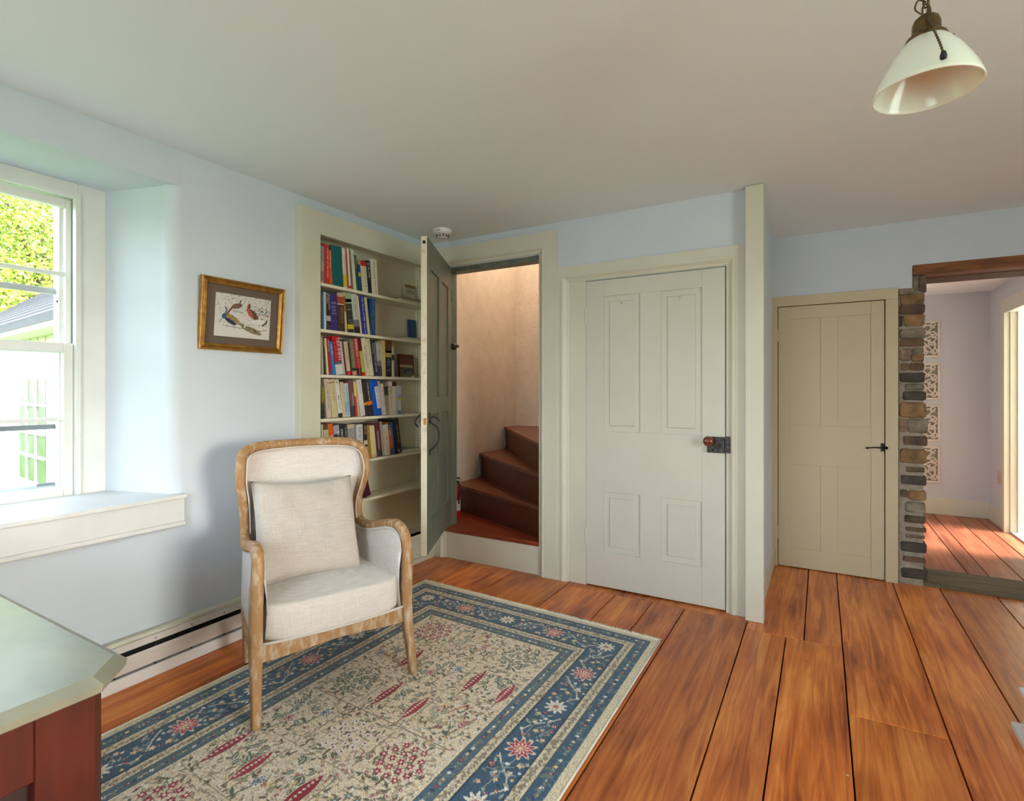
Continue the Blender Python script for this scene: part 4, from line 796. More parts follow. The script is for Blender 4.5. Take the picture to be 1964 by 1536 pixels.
# seat cushion: boxed, crowned, front edge rolled
def cushion(name, x0, x1, y0, y1, z0, z1, crown, r, parent, mat, nx=20, ny=18):
    """superellipse-section box cushion with a crown on top"""
    mb = MB(); prof = []
    for i in range(11):
        a = -math.pi / 2 + math.pi * i / 10; c, s_ = math.cos(a), math.sin(a)
        prof.append((max(c, 0) ** .45, np.sign(s_) * abs(s_) ** .45))
    rows = []; n = 56; cx_, cy_ = (x0 + x1) / 2, (y0 + y1) / 2; hx, hy = (x1 - x0) / 2, (y1 - y0) / 2; zc, hz_ = (z0 + z1) / 2, (z1 - z0) / 2
    ring = []
    for k in range(n):
        a = 2 * math.pi * k / n; c, s_ = math.cos(a), math.sin(a); ring.append((np.sign(c) * abs(c) ** .28, np.sign(s_) * abs(s_) ** .28))
    for pr, pz in prof:
        rows.append([(cx_ + hx * (1 - r * (1 - pr)) * a, cy_ + hy * (1 - r * (1 - pr)) * b - (.016 * (1 - a * a) if b < 0 else 0), zc + hz_ * pz) for a, b in ring])
    for k, inn in enumerate((.8, .6, .4, .2, .05)):
        cz = crown * (1 - inn ** 2)
        rows.append([(cx_ + hx * (1 - r) * a * inn, cy_ + hy * (1 - r) * b * inn - (.016 * (1 - a * a) * inn if b < 0 else 0), z1 + cz) for a, b in ring])
    rows = [r_ + [r_[0]] for r_ in rows]; mb.grid(rows)
    mb.f.append(tuple(range((len(rows) - 1) * (n + 1), (len(rows) - 1) * (n + 1) + n)))
    return mb.build(name, mat, parent, smooth=True, weld=True)
cushion('seat_cushion', -.300, .300, -.012, .475, .280, .420, .022, .085, ch, LINEN)
MB().tube([(u * .306, -.024 * (1 - u * u) + .0, .284) for u in np.linspace(-1, 1, 15)], .006, 6).build('piping', PIPE, ch, smooth=True)
# ================================================================ square scatter cushion leaning in the chair
pil = thing('throw_pillow', 'square beige linen pillow leaning against the armchair back', 'pillow', (0, 0, 0))
pil.matrix_world = Matrix.Translation((-1.702, 1.533, .0098)) @ Matrix.Rotation(A, 4, 'Z') @ Matrix.Translation((-.048, .232, .415)) @ Matrix.Rotation(R_(-22), 4, 'X') @ Matrix.Rotation(R_(2), 4, 'Y')
def pillow(side_):
    rows = []; n = 34
    for j in range(n + 1):
        row = []
        for i in range(n + 1):
            u, v = -1 + 2 * i / n, -1 + 2 * j / n
            pin = 1 - .055 * (1 - abs(v) ** 2) * abs(u) ** 3; pin2 = 1 - .06 * (1 - abs(u) ** 2) * abs(v) ** 3
            t = ((1 - u ** 4) * (1 - v ** 4)) ** .5; th = .078 * t ** .62
            wr = mnoise.noise(Vector((u * 3.2, v * 2.6, side_ * 3.0))) * .010 * t ** .5
            edge = max(abs(u), abs(v)); wr += .004 * math.sin(14 * u + 5 * v) * max(0, edge - .6) * 2 * (t > 0) * t ** .3
            zc = .225 + .225 * v * pin2 - (.014 * (1 - u * u) if v > .5 else 0) * v
            row.append((.225 * u * pin, side_ * (th + wr) - .012 * (1 - v) * 0, zc))
        rows.append(row if side_ < 0 else row[::-1])
    return rows
pm = MB().grid(pillow(-1)); pm.grid(pillow(1)); pm.build('pillow_cover', LINEN2, pil, smooth=True, weld=True)
# ================================================================ rug: woven pattern held as pile colour on a fine mesh
RW, RL, ST = 1.55, 2.38, .003
nx, ny = int(RW / ST) + 1, int(RL / ST) + 1
rx = np.linspace(0, RW, nx); ry = np.linspace(0, RL, ny)       # rx from the left edge, ry from the far end towards the camera
PX, PY = np.meshgrid(rx, ry)
img = np.zeros((ny, nx, 3)); img[:] = (214, 200, 170)
CR, BL, BL2, BG, RD_, WT, GN, GD, BR_, PK = (226, 210, 186), (48, 82, 106), (70, 98, 116), (212, 198, 170), (150, 38, 52), (232, 226, 216), (116, 120, 102), (222, 186, 116), (126, 104, 84), (190, 96, 100)
ED = np.minimum(np.minimum(PX, RW - PX), np.minimum(PY, RL - PY))   # distance to the edge
def fill(mask, c): img[mask] = c
fill((ED > .034) & (ED <= .094), BL); fill((ED > .094) & (ED <= .142), BG); fill((ED > .142) & (ED <= .280), BL); fill((ED > .280) & (ED <= .326), BG); fill((ED > .326) & (ED <= .378), BL2); fill(ED > .378, CR)
for e in (.142, .280): fill(abs(ED - e) < .004, (30, 56, 80))
for e in (.096, .324, .376): fill(abs(ED - e) < .0022, (90, 84, 76))
def win(cx, cy, r):
    i0, i1 = max(0, int((cx - r) / ST)), min(nx, int((cx + r) / ST) + 2); j0, j1 = max(0, int((cy - r) / ST)), min(ny, int((cy + r) / ST) + 2)
    return slice(j0, j1), slice(i0, i1)
def rosette(cx, cy, r, petals, c, c2=None, c3=None, rot=0.0, sx=1.0):
    s = win(cx, cy, r * 1.3 + .004)
    X, Y = (PX[s] - cx) / sx, PY[s] - cy; rr = np.hypot(X, Y); a = np.arctan2(Y, X) + rot; lobe = r * (.78 + .22 * np.cos(petals * a)); sub = img[s]
    if c3 is not None: sub[rr < lobe * 1.18 + .003] = c3
    sub[rr < lobe] = c
    if c2 is not None: sub[(rr < lobe * .62) & (np.cos(petals * a) > -.2)] = c2
    sub[rr < r * .26] = c if c2 is not None else WT
def leaf(cx, cy, ang, l, w, c, c2=None):
    s = win(cx, cy, l + .006); X, Y = PX[s] - cx, PY[s] - cy; u = X * math.cos(ang) + Y * math.sin(ang); v = -X * math.sin(ang) + Y * math.cos(ang)
    m = (abs(u) < l) & (abs(v) < w * np.clip(1 - (u / l) ** 2, 0, 1)); img[s][m] = c
    if c2 is not None: img[s][m & (abs(v) < w * .3) & (abs(u) < l * .7)] = c2
def stroke(x0, y0, x1, y1, w, c):
    n = max(2, int(math.hypot(x1 - x0, y1 - y0) / (ST * .7)))
    for t in np.linspace(0, 1, n):
        s = win(x0 + (x1 - x0) * t, y0 + (y1 - y0) * t, w); m = np.hypot(PX[s] - x0 - (x1 - x0) * t, PY[s] - y0 - (y1 - y0) * t) < w; img[s][m] = c
rr_ = random.Random(11)
# stamp a border motif along all four sides: centre line at distance d from the edge
def along(d, step, fn, phase=0.0):
    def run(a, b, mk):
        n = max(1, round((b - a) / step)); k = (b - a) / n
        for i in range(n): mk(a + k * (i + phase), i)
    run(d, RW - d, lambda t, i: fn(t, d, 0, i)); run(d, RW - d, lambda t, i: fn(t, RL - d, 0, i + 1))
    run(d, RL - d, lambda t, i: fn(RW - d, t, 1, i)); run(d, RL - d, lambda t, i: fn(d, t, 1, i + 1))
def small_a(x, y, o, i):
    c = (GD, RD_, GN, WT)[i % 4]; rosette(x, y, .009, 4, c, None, None, .4)
    dx, dy = (.018, 0) if o == 0 else (0, .018); leaf(x + dx + rr_.uniform(-.004, .004), y + dy, rr_.uniform(0, 3), .011, .005, (GN, (150, 150, 130), (30, 60, 90))[i % 3])
along(.064, .036, small_a)
along(.352, .034, small_a)
def small_b(x, y, o, i):
    c = (WT, (150, 140, 110), PK)[i % 3]; rosette(x, y, .010, 5, (128, 118, 92), c, None); dx, dy = (.016, .004) if o == 0 else (.004, .016); leaf(x + dx, y + dy, .8, .010, .004, (116, 110, 86))
    stroke(x - dx, y - dy, x + dx, y + dy, .0018, (150, 138, 110))
along(.118, .034, small_b); along(.303, .034, small_b)
def main(x, y, o, i):
    if i % 2 == 0: rosette(x, y, .046, 10, (232, 220, 206), (206, 196, 176), BL); rosette(x, y, .014, 6, RD_, GD)
    else: rosette(x, y, .048, 10, (176, 52, 60), (232, 206, 196), (214, 200, 184)); rosette(x, y, .013, 6, GD, WT)
    sg = 1 if i % 2 else -1
    tx, ty = (1, 0) if o == 0 else (0, 1); nx_, ny_ = (0, 1) if o == 0 else (1, 0)
    def at(t, n): return x + tx * t + nx_ * n, y + ty * t + ny_ * n
    for t0, n0, t1, n1 in ((.06, -.05 * sg, .10, -.02 * sg), (.10, -.02 * sg, .145, .03 * sg), (.145, .03 * sg, .19, .05 * sg), (.19, .05 * sg, .235, .015 * sg)):
        stroke(*at(t0, n0), *at(t1, n1), .003, (206, 200, 184))
    for t, n, c, r in ((.075, .04 * sg, GD, .014), (.115, -.048 * sg, RD_, .013), (.125, .028 * sg, (226, 206, 170), .013), (.155, -.02 * sg, GN, .012), (.17, .0, GD, .012), (.205, -.045 * sg, (226, 150, 110), .012), (.21, .03 * sg, RD_, .010), (.09, -.0, WT, .009), (.185, .052 * sg, WT, .009), (.06, .058 * sg, (120, 140, 130), .010), (.228, -.01 * sg, (120, 140, 130), .010)):
        rosette(*at(t, n), r, 5, c, None if r < .01 else (236, 226, 200))
    for q in range(26):
        t, n = rr_.uniform(.05, .24), rr_.uniform(-.06, .06)
        if q % 3: leaf(*at(t, n), rr_.uniform(0, 3), .013, .005, ((104, 134, 142), (150, 160, 150), (30, 56, 80), (126, 128, 104))[q % 4])
        else: rosette(*at(t, n), .007, 5, ((226, 190, 120), WT, (180, 60, 64))[(q // 3) % 3])
    for q in range(5): stroke(*at(rr_.uniform(.05, .23), rr_.uniform(-.055, .055)), *at(rr_.uniform(.05, .23), rr_.uniform(-.055, .055)), .0018, (150, 162, 160)) if q < 3 else None
def corner_walk(d, step):
    # rosettes fall on the corners as in the woven design
    nA = round((RW - 2 * d) / step); kA = (RW - 2 * d) / nA; nB = round((RL - 2 * d) / step); kB = (RL - 2 * d) / nB
    for i in range(nA): main(d + kA * i, d, 0, i); main(d + kA * i, RL - d, 0, i)
    for i in range(nB): main(RW - d, d + kB * i, 1, i + nA); main(d, d + kB * i, 1, i)
corner_walk(.207, .288)
# garden field: large compartments of trees, blossom and cypress
F0 = .392; fw = RW - 2 * F0; fh = RL - 2 * F0; cols, rows_ = 3, 6; cw, chh = fw / cols, fh / rows_
fm = ED > .382
q1 = rng.random((ny, nx)); k = np.ones(5) / 5
q2 = np.apply_along_axis(lambda m: np.convolve(m, k, 'same'), 1, q1); q2 = np.apply_along_axis(lambda m: np.convolve(m, k, 'same'), 0, q2)
img[fm & (q2 > .560)] = (168, 150, 126); img[fm & (q2 < .425)] = (210, 192, 164)
bm_ = ((ED > .096) & (ED < .140)) | ((ED > .282) & (ED < .324)); img[bm_ & (q2 > .555)] = (140, 128, 104)
bm_ = ((ED > .036) & (ED < .092)) | ((ED > .328) & (ED < .374)); img[bm_ & (q2 > .565)] = (104, 116, 110)
LB, DG, LG = (48, 96, 136), (96, 102, 86), (150, 148, 122)
def cluster(cx, cy, c, cc, sc=1.0):
    for j in range(5):
        for i in range((3, 4, 5, 4, 3)[j]):
            n = (3, 4, 5, 4, 3)[j]; x, y = cx + (i - (n - 1) / 2) * .040 * sc, cy + (j - 2) * .036 * sc
            rosette(x, y, .0165, 6, c, None, None, rr_.random()); rosette(x, y, .0055, 5, cc, cc)
    stroke(cx, cy + .085, cx, cy + .115, .004, (110, 92, 70))
    for t in (-.03, .03): leaf(cx + t, cy + .10, .6 * (1 if t > 0 else -1), .018, .006, DG)
def cypress(cx, cy, c, c2, h=.10, w=.019):
    leaf(cx, cy, math.pi / 2, h * 1.06, w * 1.18, (206, 190, 170)); leaf(cx, cy, math.pi / 2, h, w, c)
    for t in np.linspace(-.72, .72, 9): rosette(cx + .004 * (1 if int(t * 12) % 2 else -1), cy + t * h, .0062, 4, c2, c2)
    stroke(cx, cy + h, cx, cy + h + .025, .003, BR_)
def bush(cx, cy, c, n=12, sp=.06):
    for a in range(n): leaf(cx + rr_.uniform(-sp, sp), cy + rr_.uniform(-sp, sp), rr_.uniform(0, 3.1), .019, .0095, c, (186, 188, 172))
def vine(cx, cy, c, cs=(GD, RD_, WT)):
    px, py = cx - .09, cy + .03
    for i in range(9):
        x2, y2 = cx - .09 + .02 * (i + 1), cy + .045 * math.sin(i * 1.2); stroke(px, py, x2, y2, .0026, c); px, py = x2, y2; rosette(px, py, .011, 5, cs[i % len(cs)])
def lamp_flower(cx, cy, c, c2): rosette(cx, cy, .034, 9, c2, None, None, 0, .62); rosette(cx, cy, .027, 9, c, c2, None, 0, .62); stroke(cx, cy + .03, cx - .02, cy + .09, .003, DG); leaf(cx - .03, cy + .07, .5, .02, .007, DG)
for i in range(2300):
    x, y = rr_.uniform(F0, RW - F0), rr_.uniform(F0, RL - F0); t = rr_.random()
    if t < .4: leaf(x, y, rr_.uniform(0, 3.1), .013, .005, (LG, DG, (120, 108, 86), (96, 88, 72))[i % 4])
    elif t < .75: rosette(x, y, .0075, 5, ((206, 170, 112), WT, (150, 40, 52), (120, 122, 104), (150, 44, 56), WT)[i % 6])
    else: stroke(x, y, x + rr_.uniform(-.05, .05), y + rr_.uniform(-.02, .02), .0016, (140, 124, 100))
PLAN = ['avc', 'dbr', 'crv', 'bwa', 'rdc', 'avb']
for r in range(rows_):
    for c in range(cols):
        cx, cy = F0 + (c + .5) * cw, F0 + (r + .5) * chh; kind = PLAN[r][c]
        if kind == 'a': cluster(cx, cy, (156, 42, 56), (232, 214, 204))
        elif kind == 'r': cypress(cx - .07, cy, (148, 34, 48), (228, 206, 196)); bush(cx + .03, cy - .02, DG); cypress(cx + .095, cy + .01, (160, 46, 58), (232, 214, 204), .08, .022)
        elif kind == 'c': cluster(cx, cy, (108, 114, 98), (180, 200, 204))
        elif kind == 'w': cluster(cx, cy, (230, 222, 214), (156, 40, 60)); 
        elif kind == 'b': bush(cx - .04, cy, (106, 112, 94), 16, .07); lamp_flower(cx + .07, cy - .04, LB, (222, 218, 210)); lamp_flower(cx - .02, cy + .05, (150, 36, 50), (226, 206, 196))
        elif kind == 'v': vine(cx, cy - .06, (150, 56, 62)); vine(cx, cy + .05, (120, 110, 90), (GD, WT, GN)); lamp_flower(cx + .06, cy, (156, 44, 56), (228, 210, 200)); bush(cx - .06, cy, LG, 8, .04)
        else: vine(cx, cy, (150, 140, 116), (WT, PK, GD)); cypress(cx + .08, cy, (146, 30, 46), (230, 212, 202), .09, .024); lamp_flower(cx - .08, cy + .04, (60, 92, 120), (226, 220, 210)); bush(cx, cy - .06, DG, 9, .045)
for r in range(1, rows_): stroke(F0 + .02, F0 + r * chh, RW - F0 - .02, F0 + r * chh, .0022, (150, 134, 110))
for c in range(1, cols):
    for r in range(rows_): stroke(F0 + c * cw, F0 + (r + .12) * chh, F0 + c * cw, F0 + (r + .88) * chh, .002, (156, 142, 118))
# woven irregularity: the yarn itself varies
img *= (1 + .10 * rng.normal(size=(ny, nx, 1)).clip(-2, 2)); img = img.clip(8, 248)
lc = lin(img.reshape(-1, 3)); colr = np.c_[lc, np.ones(len(lc))].astype('f')
zpile = .0075 + .0011 * rng.random((ny, nx)); zpile[ED < .034] -= .0012; zpile[(ED < .004)] = .001
wx = -2.2425 + PX; wy = 2.682 - PY - .040 * (PX - RW / 2)
verts = np.stack([wx, wy, zpile], -1).reshape(-1, 3).astype('f')
idx = np.arange(ny * nx).reshape(ny, nx); quads = np.stack([idx[:-1, :-1], idx[1:, :-1], idx[1:, 1:], idx[:-1, 1:]], -1).reshape(-1)
me = bpy.data.meshes.new('pile'); me.vertices.add(ny * nx); me.vertices.foreach_set('co', verts.ravel()); nq = len(quads) // 4
me.loops.add(len(quads)); me.loops.foreach_set('vertex_index', quads.astype('i')); me.polygons.add(nq); me.polygons.foreach_set('loop_start', np.arange(0, len(quads), 4, dtype='i')); me.polygons.foreach_set('loop_total', np.full(nq, 4, 'i'))
me.update(calc_edges=True)
ca = me.color_attributes.new('Col', 'FLOAT_COLOR', 'POINT'); ca.data.foreach_set('color', colr.ravel()); me.polygons.foreach_set('use_smooth', np.ones(nq, bool))
me.materials.append(attr_mat('rug_wool', .95, sheen=.3, spec=.1))
rug = thing('area_rug', 'fringed oriental rug in cream, blue and red under the armchair', 'rug', (-1.4675, 1.5, 0), world=True)
link('pile', me, rug)
FRG = pmat('fringe_cotton', rgb(236, 228, 210), .95); fr = MB()
for i in range(330):
    x = -2.2425 + RW * (i + .5) / 330; y = 2.682 - .040 * (x + 2.2425 - RW / 2); l = random.uniform(.018, .034); d = random.uniform(-.007, .007); z = random.uniform(.003, .006)
    fr.tube([(x, y - .004, .005), (x + d * .4, y + l * .5, z + .004), (x + d, y + l, .0015)], [.0026, .0028, .0012], 5)
fo = fr.build('fringe', FRG, rug, smooth=True); fo['kind'] = 'stuff'
bd = MB().tube([(-.6925 + .001, 2.682 - .040 * RW / 2 - t, .004) for t in np.linspace(0, RL, 12)], .0045, 6); bd.build('bound_edge', FRG, rug, smooth=True)
bd = MB().tube([(-2.2435, 2.682 + .040 * RW / 2 - t, .004) for t in np.linspace(0, RL, 12)], .0045, 6); bd.build('bound_edge', FRG, rug, smooth=True)
# ================================================================ baseboard heater under the window
HEAT = pmat('heater_enamel', rgb(214, 206, 196), .45, var=(6, rgb(198, 188, 178), .4, .8))
ht_ = thing('baseboard_heater', 'long cream baseboard heater running along the left wall under the window', 'heater', (-2.54, .5, 0), world=True)
hy0, hy1 = -1.2, 1.955
bx('back_plate', CREAM, ht_, WXL, -2.562, hy0, hy1, .0, .197, .001); bx('top_ledge', CREAM, ht_, -2.564, -2.530, hy0, hy1, .181, .199, .003)
MB().prism([(-2.562, .181), (-2.522, .181), (-2.511, .157), (-2.516, .154), (-2.528, .172), (-2.562, .172)], 'y', hy0, hy1).build('top_cover', HEAT, ht_)
MB().prism([(-2.516, .132), (-2.511, .134), (-2.507, .125), (-2.507, .068), (-2.514, .066), (-2.514, .124)], 'y', hy0, hy1).build('front_cover', HEAT, ht_)
bx('floor_board_trim', WINWHITE, ht_, -2.562, -2.516, hy0, hy1, 0, .052, .003)
bx('element', DARK, ht_, -2.561, -2.53, hy0 + .01, hy1 - .01, .07, .15)
for y in np.arange(hy0 + .1, hy1, .155): bx('bracket', IRON2, ht_, -2.556, -2.514, y, y + .003, .056, .17)
bx('end_cap', HEAT, ht_, -2.562, -2.506, hy1, hy1 + .015, 0, .19, .003)
# ================================================================ framed bird print
GILT = pmat('gilt', rgb(184, 138, 62), .38, metal=.55, var=(26, rgb(130, 84, 34), .35, .75), bump=(60, .2), stretch=(1, 1, 1))
MATB = pmat('brown_mount', rgb(104, 90, 80), .9)
P0 = onX(381, 524, -2.553); P1 = onX(543, 681, -2.553); PW, PH = .452, .352
pc = thing('framed_picture', 'gilt-framed print of pheasants and a peacock on the blue wall', 'picture', (-2.553, (P0[1] + P1[1]) / 2, (P0[2] + P1[2]) / 2), (0, R_(5.0), 0))
PROF = [(u * .80, h) for u, h in [(0, -.010), (0, .010), (.006, .016), (.012, .013), (.016, .006), (.022, .007), (.028, .014), (.034, .012), (.041, .004), (.041, -.010)]]     # inward offset, height towards the room
a, b = PW / 2, PH / 2
for nm, (p, q), s0, s1 in (('frame_rail', ('h', 1), 0, 0), ('frame_rail', ('h', -1), 0, 0), ('frame_stile', ('v', 1), 0, 0), ('frame_stile', ('v', -1), 0, 0)):
    r0, r1 = [], []
    for u, h in PROF:
        if p == 'h': r0.append((h, -a + u, q * (b - u))); r1.append((h, a - u, q * (b - u)))
        else: r0.append((h, q * (a - u), -b + u)); r1.append((h, q * (a - u), b - u))
    m_ = MB().grid([r0, r1]); n = len(PROF); m_.f += [tuple(range(n)), tuple(range(n, 2 * n))]; m_.build(nm, GILT, pc)
MB().box(-.006, -.003, -a + .028, a - .028, -b + .028, b - .028).build('mount', MATB, pc)
# the print: a small painted sheet
gx, gy = 240, 190; U, Vv = np.meshgrid(np.linspace(0, 1, gx), np.linspace(0, 1, gy)); pr = np.zeros((gy, gx, 3)); pr[:] = (216, 212, 206)
nz = rng.random((gy, gx)); kk = np.ones(4) / 4; nz = np.apply_along_axis(lambda m: np.convolve(m, kk, 'same'), 1, nz); nz = np.apply_along_axis(lambda m: np.convolve(m, kk, 'same'), 0, nz)
pr[(nz > .56) & (Vv > .3)] = (176, 176, 170)
pr[(nz > .53) & (np.hypot(U - .82, Vv - .62) < .17)] = (120, 122, 118); pr[(nz > .5) & (Vv > .62) & (U > .2)] -= 14
def el(cx, cy, rx_, ry_, ang, c, spk=None):
    X, Y = (U - cx), (Vv - cy) * .75; t = R_(ang); u = X * math.cos(t) + Y * math.sin(t); v = -X * math.sin(t) + Y * math.cos(t); m = (u / rx_) ** 2 + (v / ry_) ** 2 < 1; pr[m] = c
    if spk: pr[m & (nz > .52)] = spk
def ln(pts, w, c):
    for (x0, y0), (x1, y1) in zip(pts, pts[1:]):
        for t in np.linspace(0, 1, 40): m = np.hypot(U - x0 - (x1 - x0) * t, (Vv - y0 - (y1 - y0) * t) * .75) < w; pr[m] = c
ln([(.15, .26), (.5, .22), (.8, .2), (.95, .24)], .006, (120, 116, 104)); ln([(.3, .62), (.5, .6)], .005, (110, 100, 90))
el(.66, .20, .20, .05, -17, (150, 140, 106), (84, 74, 60)); el(.5, .28, .09, .032, -35, (150, 140, 106), (84, 74, 60))        # peacock train
el(.30, .42, .15, .062, -28, (168, 140, 92), (120, 104, 70)); el(.27, .36, .11, .035, -28, (50, 52, 84)); el(.155, .47, .035, .045, 10, (44, 92, 120)); ln([(.16, .5), (.2, .62), (.17, .68)], .011, (54, 84, 110)); ln([(.13, .43), (.08, .32)], .005, (60, 70, 70)); ln([(.23, .3), (.21, .2)], .003, (90, 80, 70)); ln([(.33, .28), (.34, .18)], .003, (90, 80, 70))
el(.37, .74, .10, .045, 18, (134, 94, 62), (90, 84, 96)); ln([(.29, .7), (.2, .52)], .016, (120, 78, 46)); ln([(.42, .78), (.425, .86), (.44, .88)], .012, (84, 84, 84))
el(.68, .58, .12, .055, -48, (112, 88, 62), (70, 56, 44)); el(.61, .6, .10, .032, -55, (176, 74, 62), (206, 130, 110)); ln([(.57, .7), (.575, .8), (.6, .82)], .017, (168, 72, 60)); ln([(.6, .79), (.6, .72)], .012, (50, 60, 70)); ln([(.75, .48), (.8, .4)], .022, (128, 90, 52))
el(.77, .42, .12, .045, 8, (222, 220, 216)); ln([(.86, .34), (.93, .42), (.94, .52)], .013, (44, 42, 44)); ln([(.93, .5), (.94, .58)], .012, (226, 222, 220)); el(.945, .6, .018, .015, 0, (176, 50, 44)); ln([(.68, .42), (.55, .36), (.52, .26)], .010, (222, 220, 216))
sw_, sh_ = .300, .212
me = bpy.data.meshes.new('print'); vv = np.stack([np.full_like(U, -.0022), (U - .5) * sw_, (Vv - .5) * sh_], -1).reshape(-1, 3)
ii = np.arange(gx * gy).reshape(gy, gx); me.from_pydata(vv.tolist(), [], np.stack([ii[:-1, :-1], ii[:-1, 1:], ii[1:, 1:], ii[1:, :-1]], -1).reshape(-1, 4).tolist())
ca = me.color_attributes.new('Col', 'FLOAT_COLOR', 'POINT'); lc = lin(pr.clip(0, 255).reshape(-1, 3)); ca.data.foreach_set('color', np.c_[lc, np.ones(len(lc))].astype('f').ravel()); me.materials.append(attr_mat('printed_paper', .7))
po = link('print', me, pc); po['label'] = 'printed sheet with four game birds'
# ================================================================ marble-topped chest
MARB = pmat('pale_marble', rgb(150, 149, 129), .3, var=(3.2, rgb(128, 129, 112), .42, .72), spec=.5, stretch=(1, 2.4, 1))
MAHO = pmat('mahogany', rgb(92, 34, 18), .45, var=(4, rgb(58, 20, 12), .3, .72), stretch=(5, 5, .9), spec=.3)
MAHO_D = pmat('mahogany_panel', rgb(50, 20, 14), .5, var=(4, rgb(32, 13, 9), .3, .7), stretch=(5, 5, .9))
cx1, cyb, cx0, cyf = -1.058, .437, -2.32, -.13
cs = thing('marble_top_chest', 'dark reddish wood chest with a pale marble top at the left corner', 'chest', (-1.7, .15, 0), world=True)
def slabpoly(e, c): return [(cx0 - e, cyf - e), (cx1 + e, cyf - e), (cx1 + e, cyb + e - c), (cx1 + e - c, cyb + e), (cx0 - e, cyb + e)]
lay = [(.752, .034, .06), (.756, .040, .062), (.768, .042, .062), (.776, .030, .056), (.780, .024, .052)]
vs = []; 
for z, e, c in lay: vs += [(x, y, z) for x, y in slabpoly(e, c)]
fs = [(4, 3, 2, 1, 0), tuple(range(20, 25))] + [(k * 5 + i, k * 5 + (i + 1) % 5, (k + 1) * 5 + (i + 1) % 5, (k + 1) * 5 + i) for k in range(4) for i in range(5)]
MB().add(vs, fs).build('marble_top', MARB, cs)
bx('side_panel', MAHO_D, cs, cx1 - .05, cx1 - .022, cyf + .05, cyb - .06, .06, .70); bx('side_rail', MAHO, cs, cx1 - .06, cx1, cyf + .09, cyb - .095, .64, .752, .002); bx('side_rail', MAHO, cs, cx1 - .06, cx1, cyf + .09, cyb - .095, .08, .18, .002)
bx('side_stile', MAHO, cs, cx1 - .06, cx1 + .0005, cyb - .095, cyb - .013, .0095, .752, .002); bx('side_stile', MAHO, cs, cx1 - .06, cx1 + .0005, cyf, cyf + .09, .0, .752, .002)
MB().prism([(cx1 - .06, cyb - .02), (cx1, cyb - .014), (cx1 - .016, cyb), (cx1 - .06, cyb)], 'z', .0095, .752).build('corner_post', MAHO, cs)
bx('back_board', MAHO, cs, cx0, cx1 - .055, cyb - .03, cyb - .002, .04, .752); bx('side_board', MAHO, cs, cx0, cx0 + .03, cyf, cyb - .03, 0, .752); bx('front_board', MAHO, cs, cx0 + .03, cx1 - .06, cyf, cyf + .03, .06, .752)
# ================================================================ pendant lamp
BRASS = pmat('aged_brass', rgb(112, 92, 54), .45, metal=.75, var=(40, rgb(78, 64, 44), .35, .7))
MILK = pmat('milk_glass', rgb(228, 230, 218), .16, spec=.55, sss=.35)
LX, LY, LZ = .196, 1.441, 1.879
lp_ = thing('pendant_lamp', 'white milk-glass pendant lamp on a brass chain, upper right', 'lamp', (LX, LY, LZ + .19), world=True)
SS_ = .86
prf = [(.112, 0), (.1135, .003), (.111, .012), (.104, .030), (.092, .054), (.077, .080), (.060, .104), (.044, .122), (.038, .128), (.034, .128), (.040, .120), (.056, .101), (.073, .077), (.088, .051), (.100, .028), (.107, .010), (.109, .002)]
MB().lathe([(r * SS_, .013 + h * .90) for r, h in prf], (LX, LY, LZ), 56, close=True).build('glass_shade', MILK, lp_, smooth=True)
MB().lathe([(.031, .119), (.0385, .119), (.039, .124), (.036, .131), (.029, .137), (.026, .142), (.0255, .160), (.022, .170), (.014, .177), (.005, .179), (0, .179)], (LX, LY, LZ), 32).build('shade_holder', BRASS, lp_, smooth=True)
for a in (.3, 2.4, 4.5):
    c, s = math.cos(a), math.sin(a); MB().tube([(LX + .034 * c, LY + .034 * s, LZ + .124), (LX + .048 * c, LY + .048 * s, LZ + .127)], .0025, 8).tube([(LX + .046 * c, LY + .046 * s, LZ + .1268), (LX + .051 * c, LY + .051 * s, LZ + .1278)], .0048, 8).build('thumb_screw', BRASS, lp_)
zt = LZ + .177
for i in range(13):
    zc = zt + .012 + i * .0215; al = math.pi / 2 * (i % 2) + .5; lk_ = []
    for k in range(14): a = 2 * math.pi * k / 14; r = .0085 * math.cos(a); lk_.append((LX + r * math.cos(al), LY + r * math.sin(al), zc + .0145 * math.sin(a)))
    MB().tube(lk_, .0019, 6, closed=True).build('chain_link', BRASS, lp_, smooth=True)
wv = catmull([(LX + .004 * math.sin(i * 1.6), LY + .004 * math.cos(i * 1.6), zt - .005 + i * .028) for i in range(11)], 4); MB().tube(wv, .0026, 6).build('cord', pmat('brown_cord', rgb(70, 56, 38), .8), lp_, smooth=True)
MB().tube(catmull([(LX - .004, LY - .004, zt), (LX - .020, LY - .006, zt + .018), (LX - .014, LY - .006, zt + .036), (LX, LY, zt + .03)], 5), .0018, 6).build('chain_hook', BRASS, lp_, smooth=True)
MB().lathe([(0, ZC), (.05, ZC - .001), (.048, ZC - .012), (.02, ZC - .026), (0, ZC - .028)], (LX, LY, 0), 28).build('ceiling_canopy', BRASS, lp_, smooth=True)
# pull chain over the shade, on the side facing the camera
sd = Vector((-.10, -.995, 0)).normalized(); sr = Vector((.995, -.10, 0)); L0 = Vector((LX, LY, LZ)); pc_ = [L0 + sd * q + sr * r + Vector((0, 0, z)) for q, r, z in ((.026, 0, .158), (.046, .004, .138), (.070, .011, .102), (.090, .018, .066), (.106, .023, .034))]
pcs = catmull(pc_, 9); rads = [.0028 if i % 2 else .0013 for i in range(len(pcs))]
MB().tube(pcs, rads, 6).build('pull_chain', BRASS, lp_, smooth=True)
e_ = pcs[-1]; MB().lathe([(0, -.012), (.0055, -.010), (.0062, -.004), (.004, .004), (0, .006)], tuple(e_), 12).build('pull_knob', IRON, lp_, smooth=True)
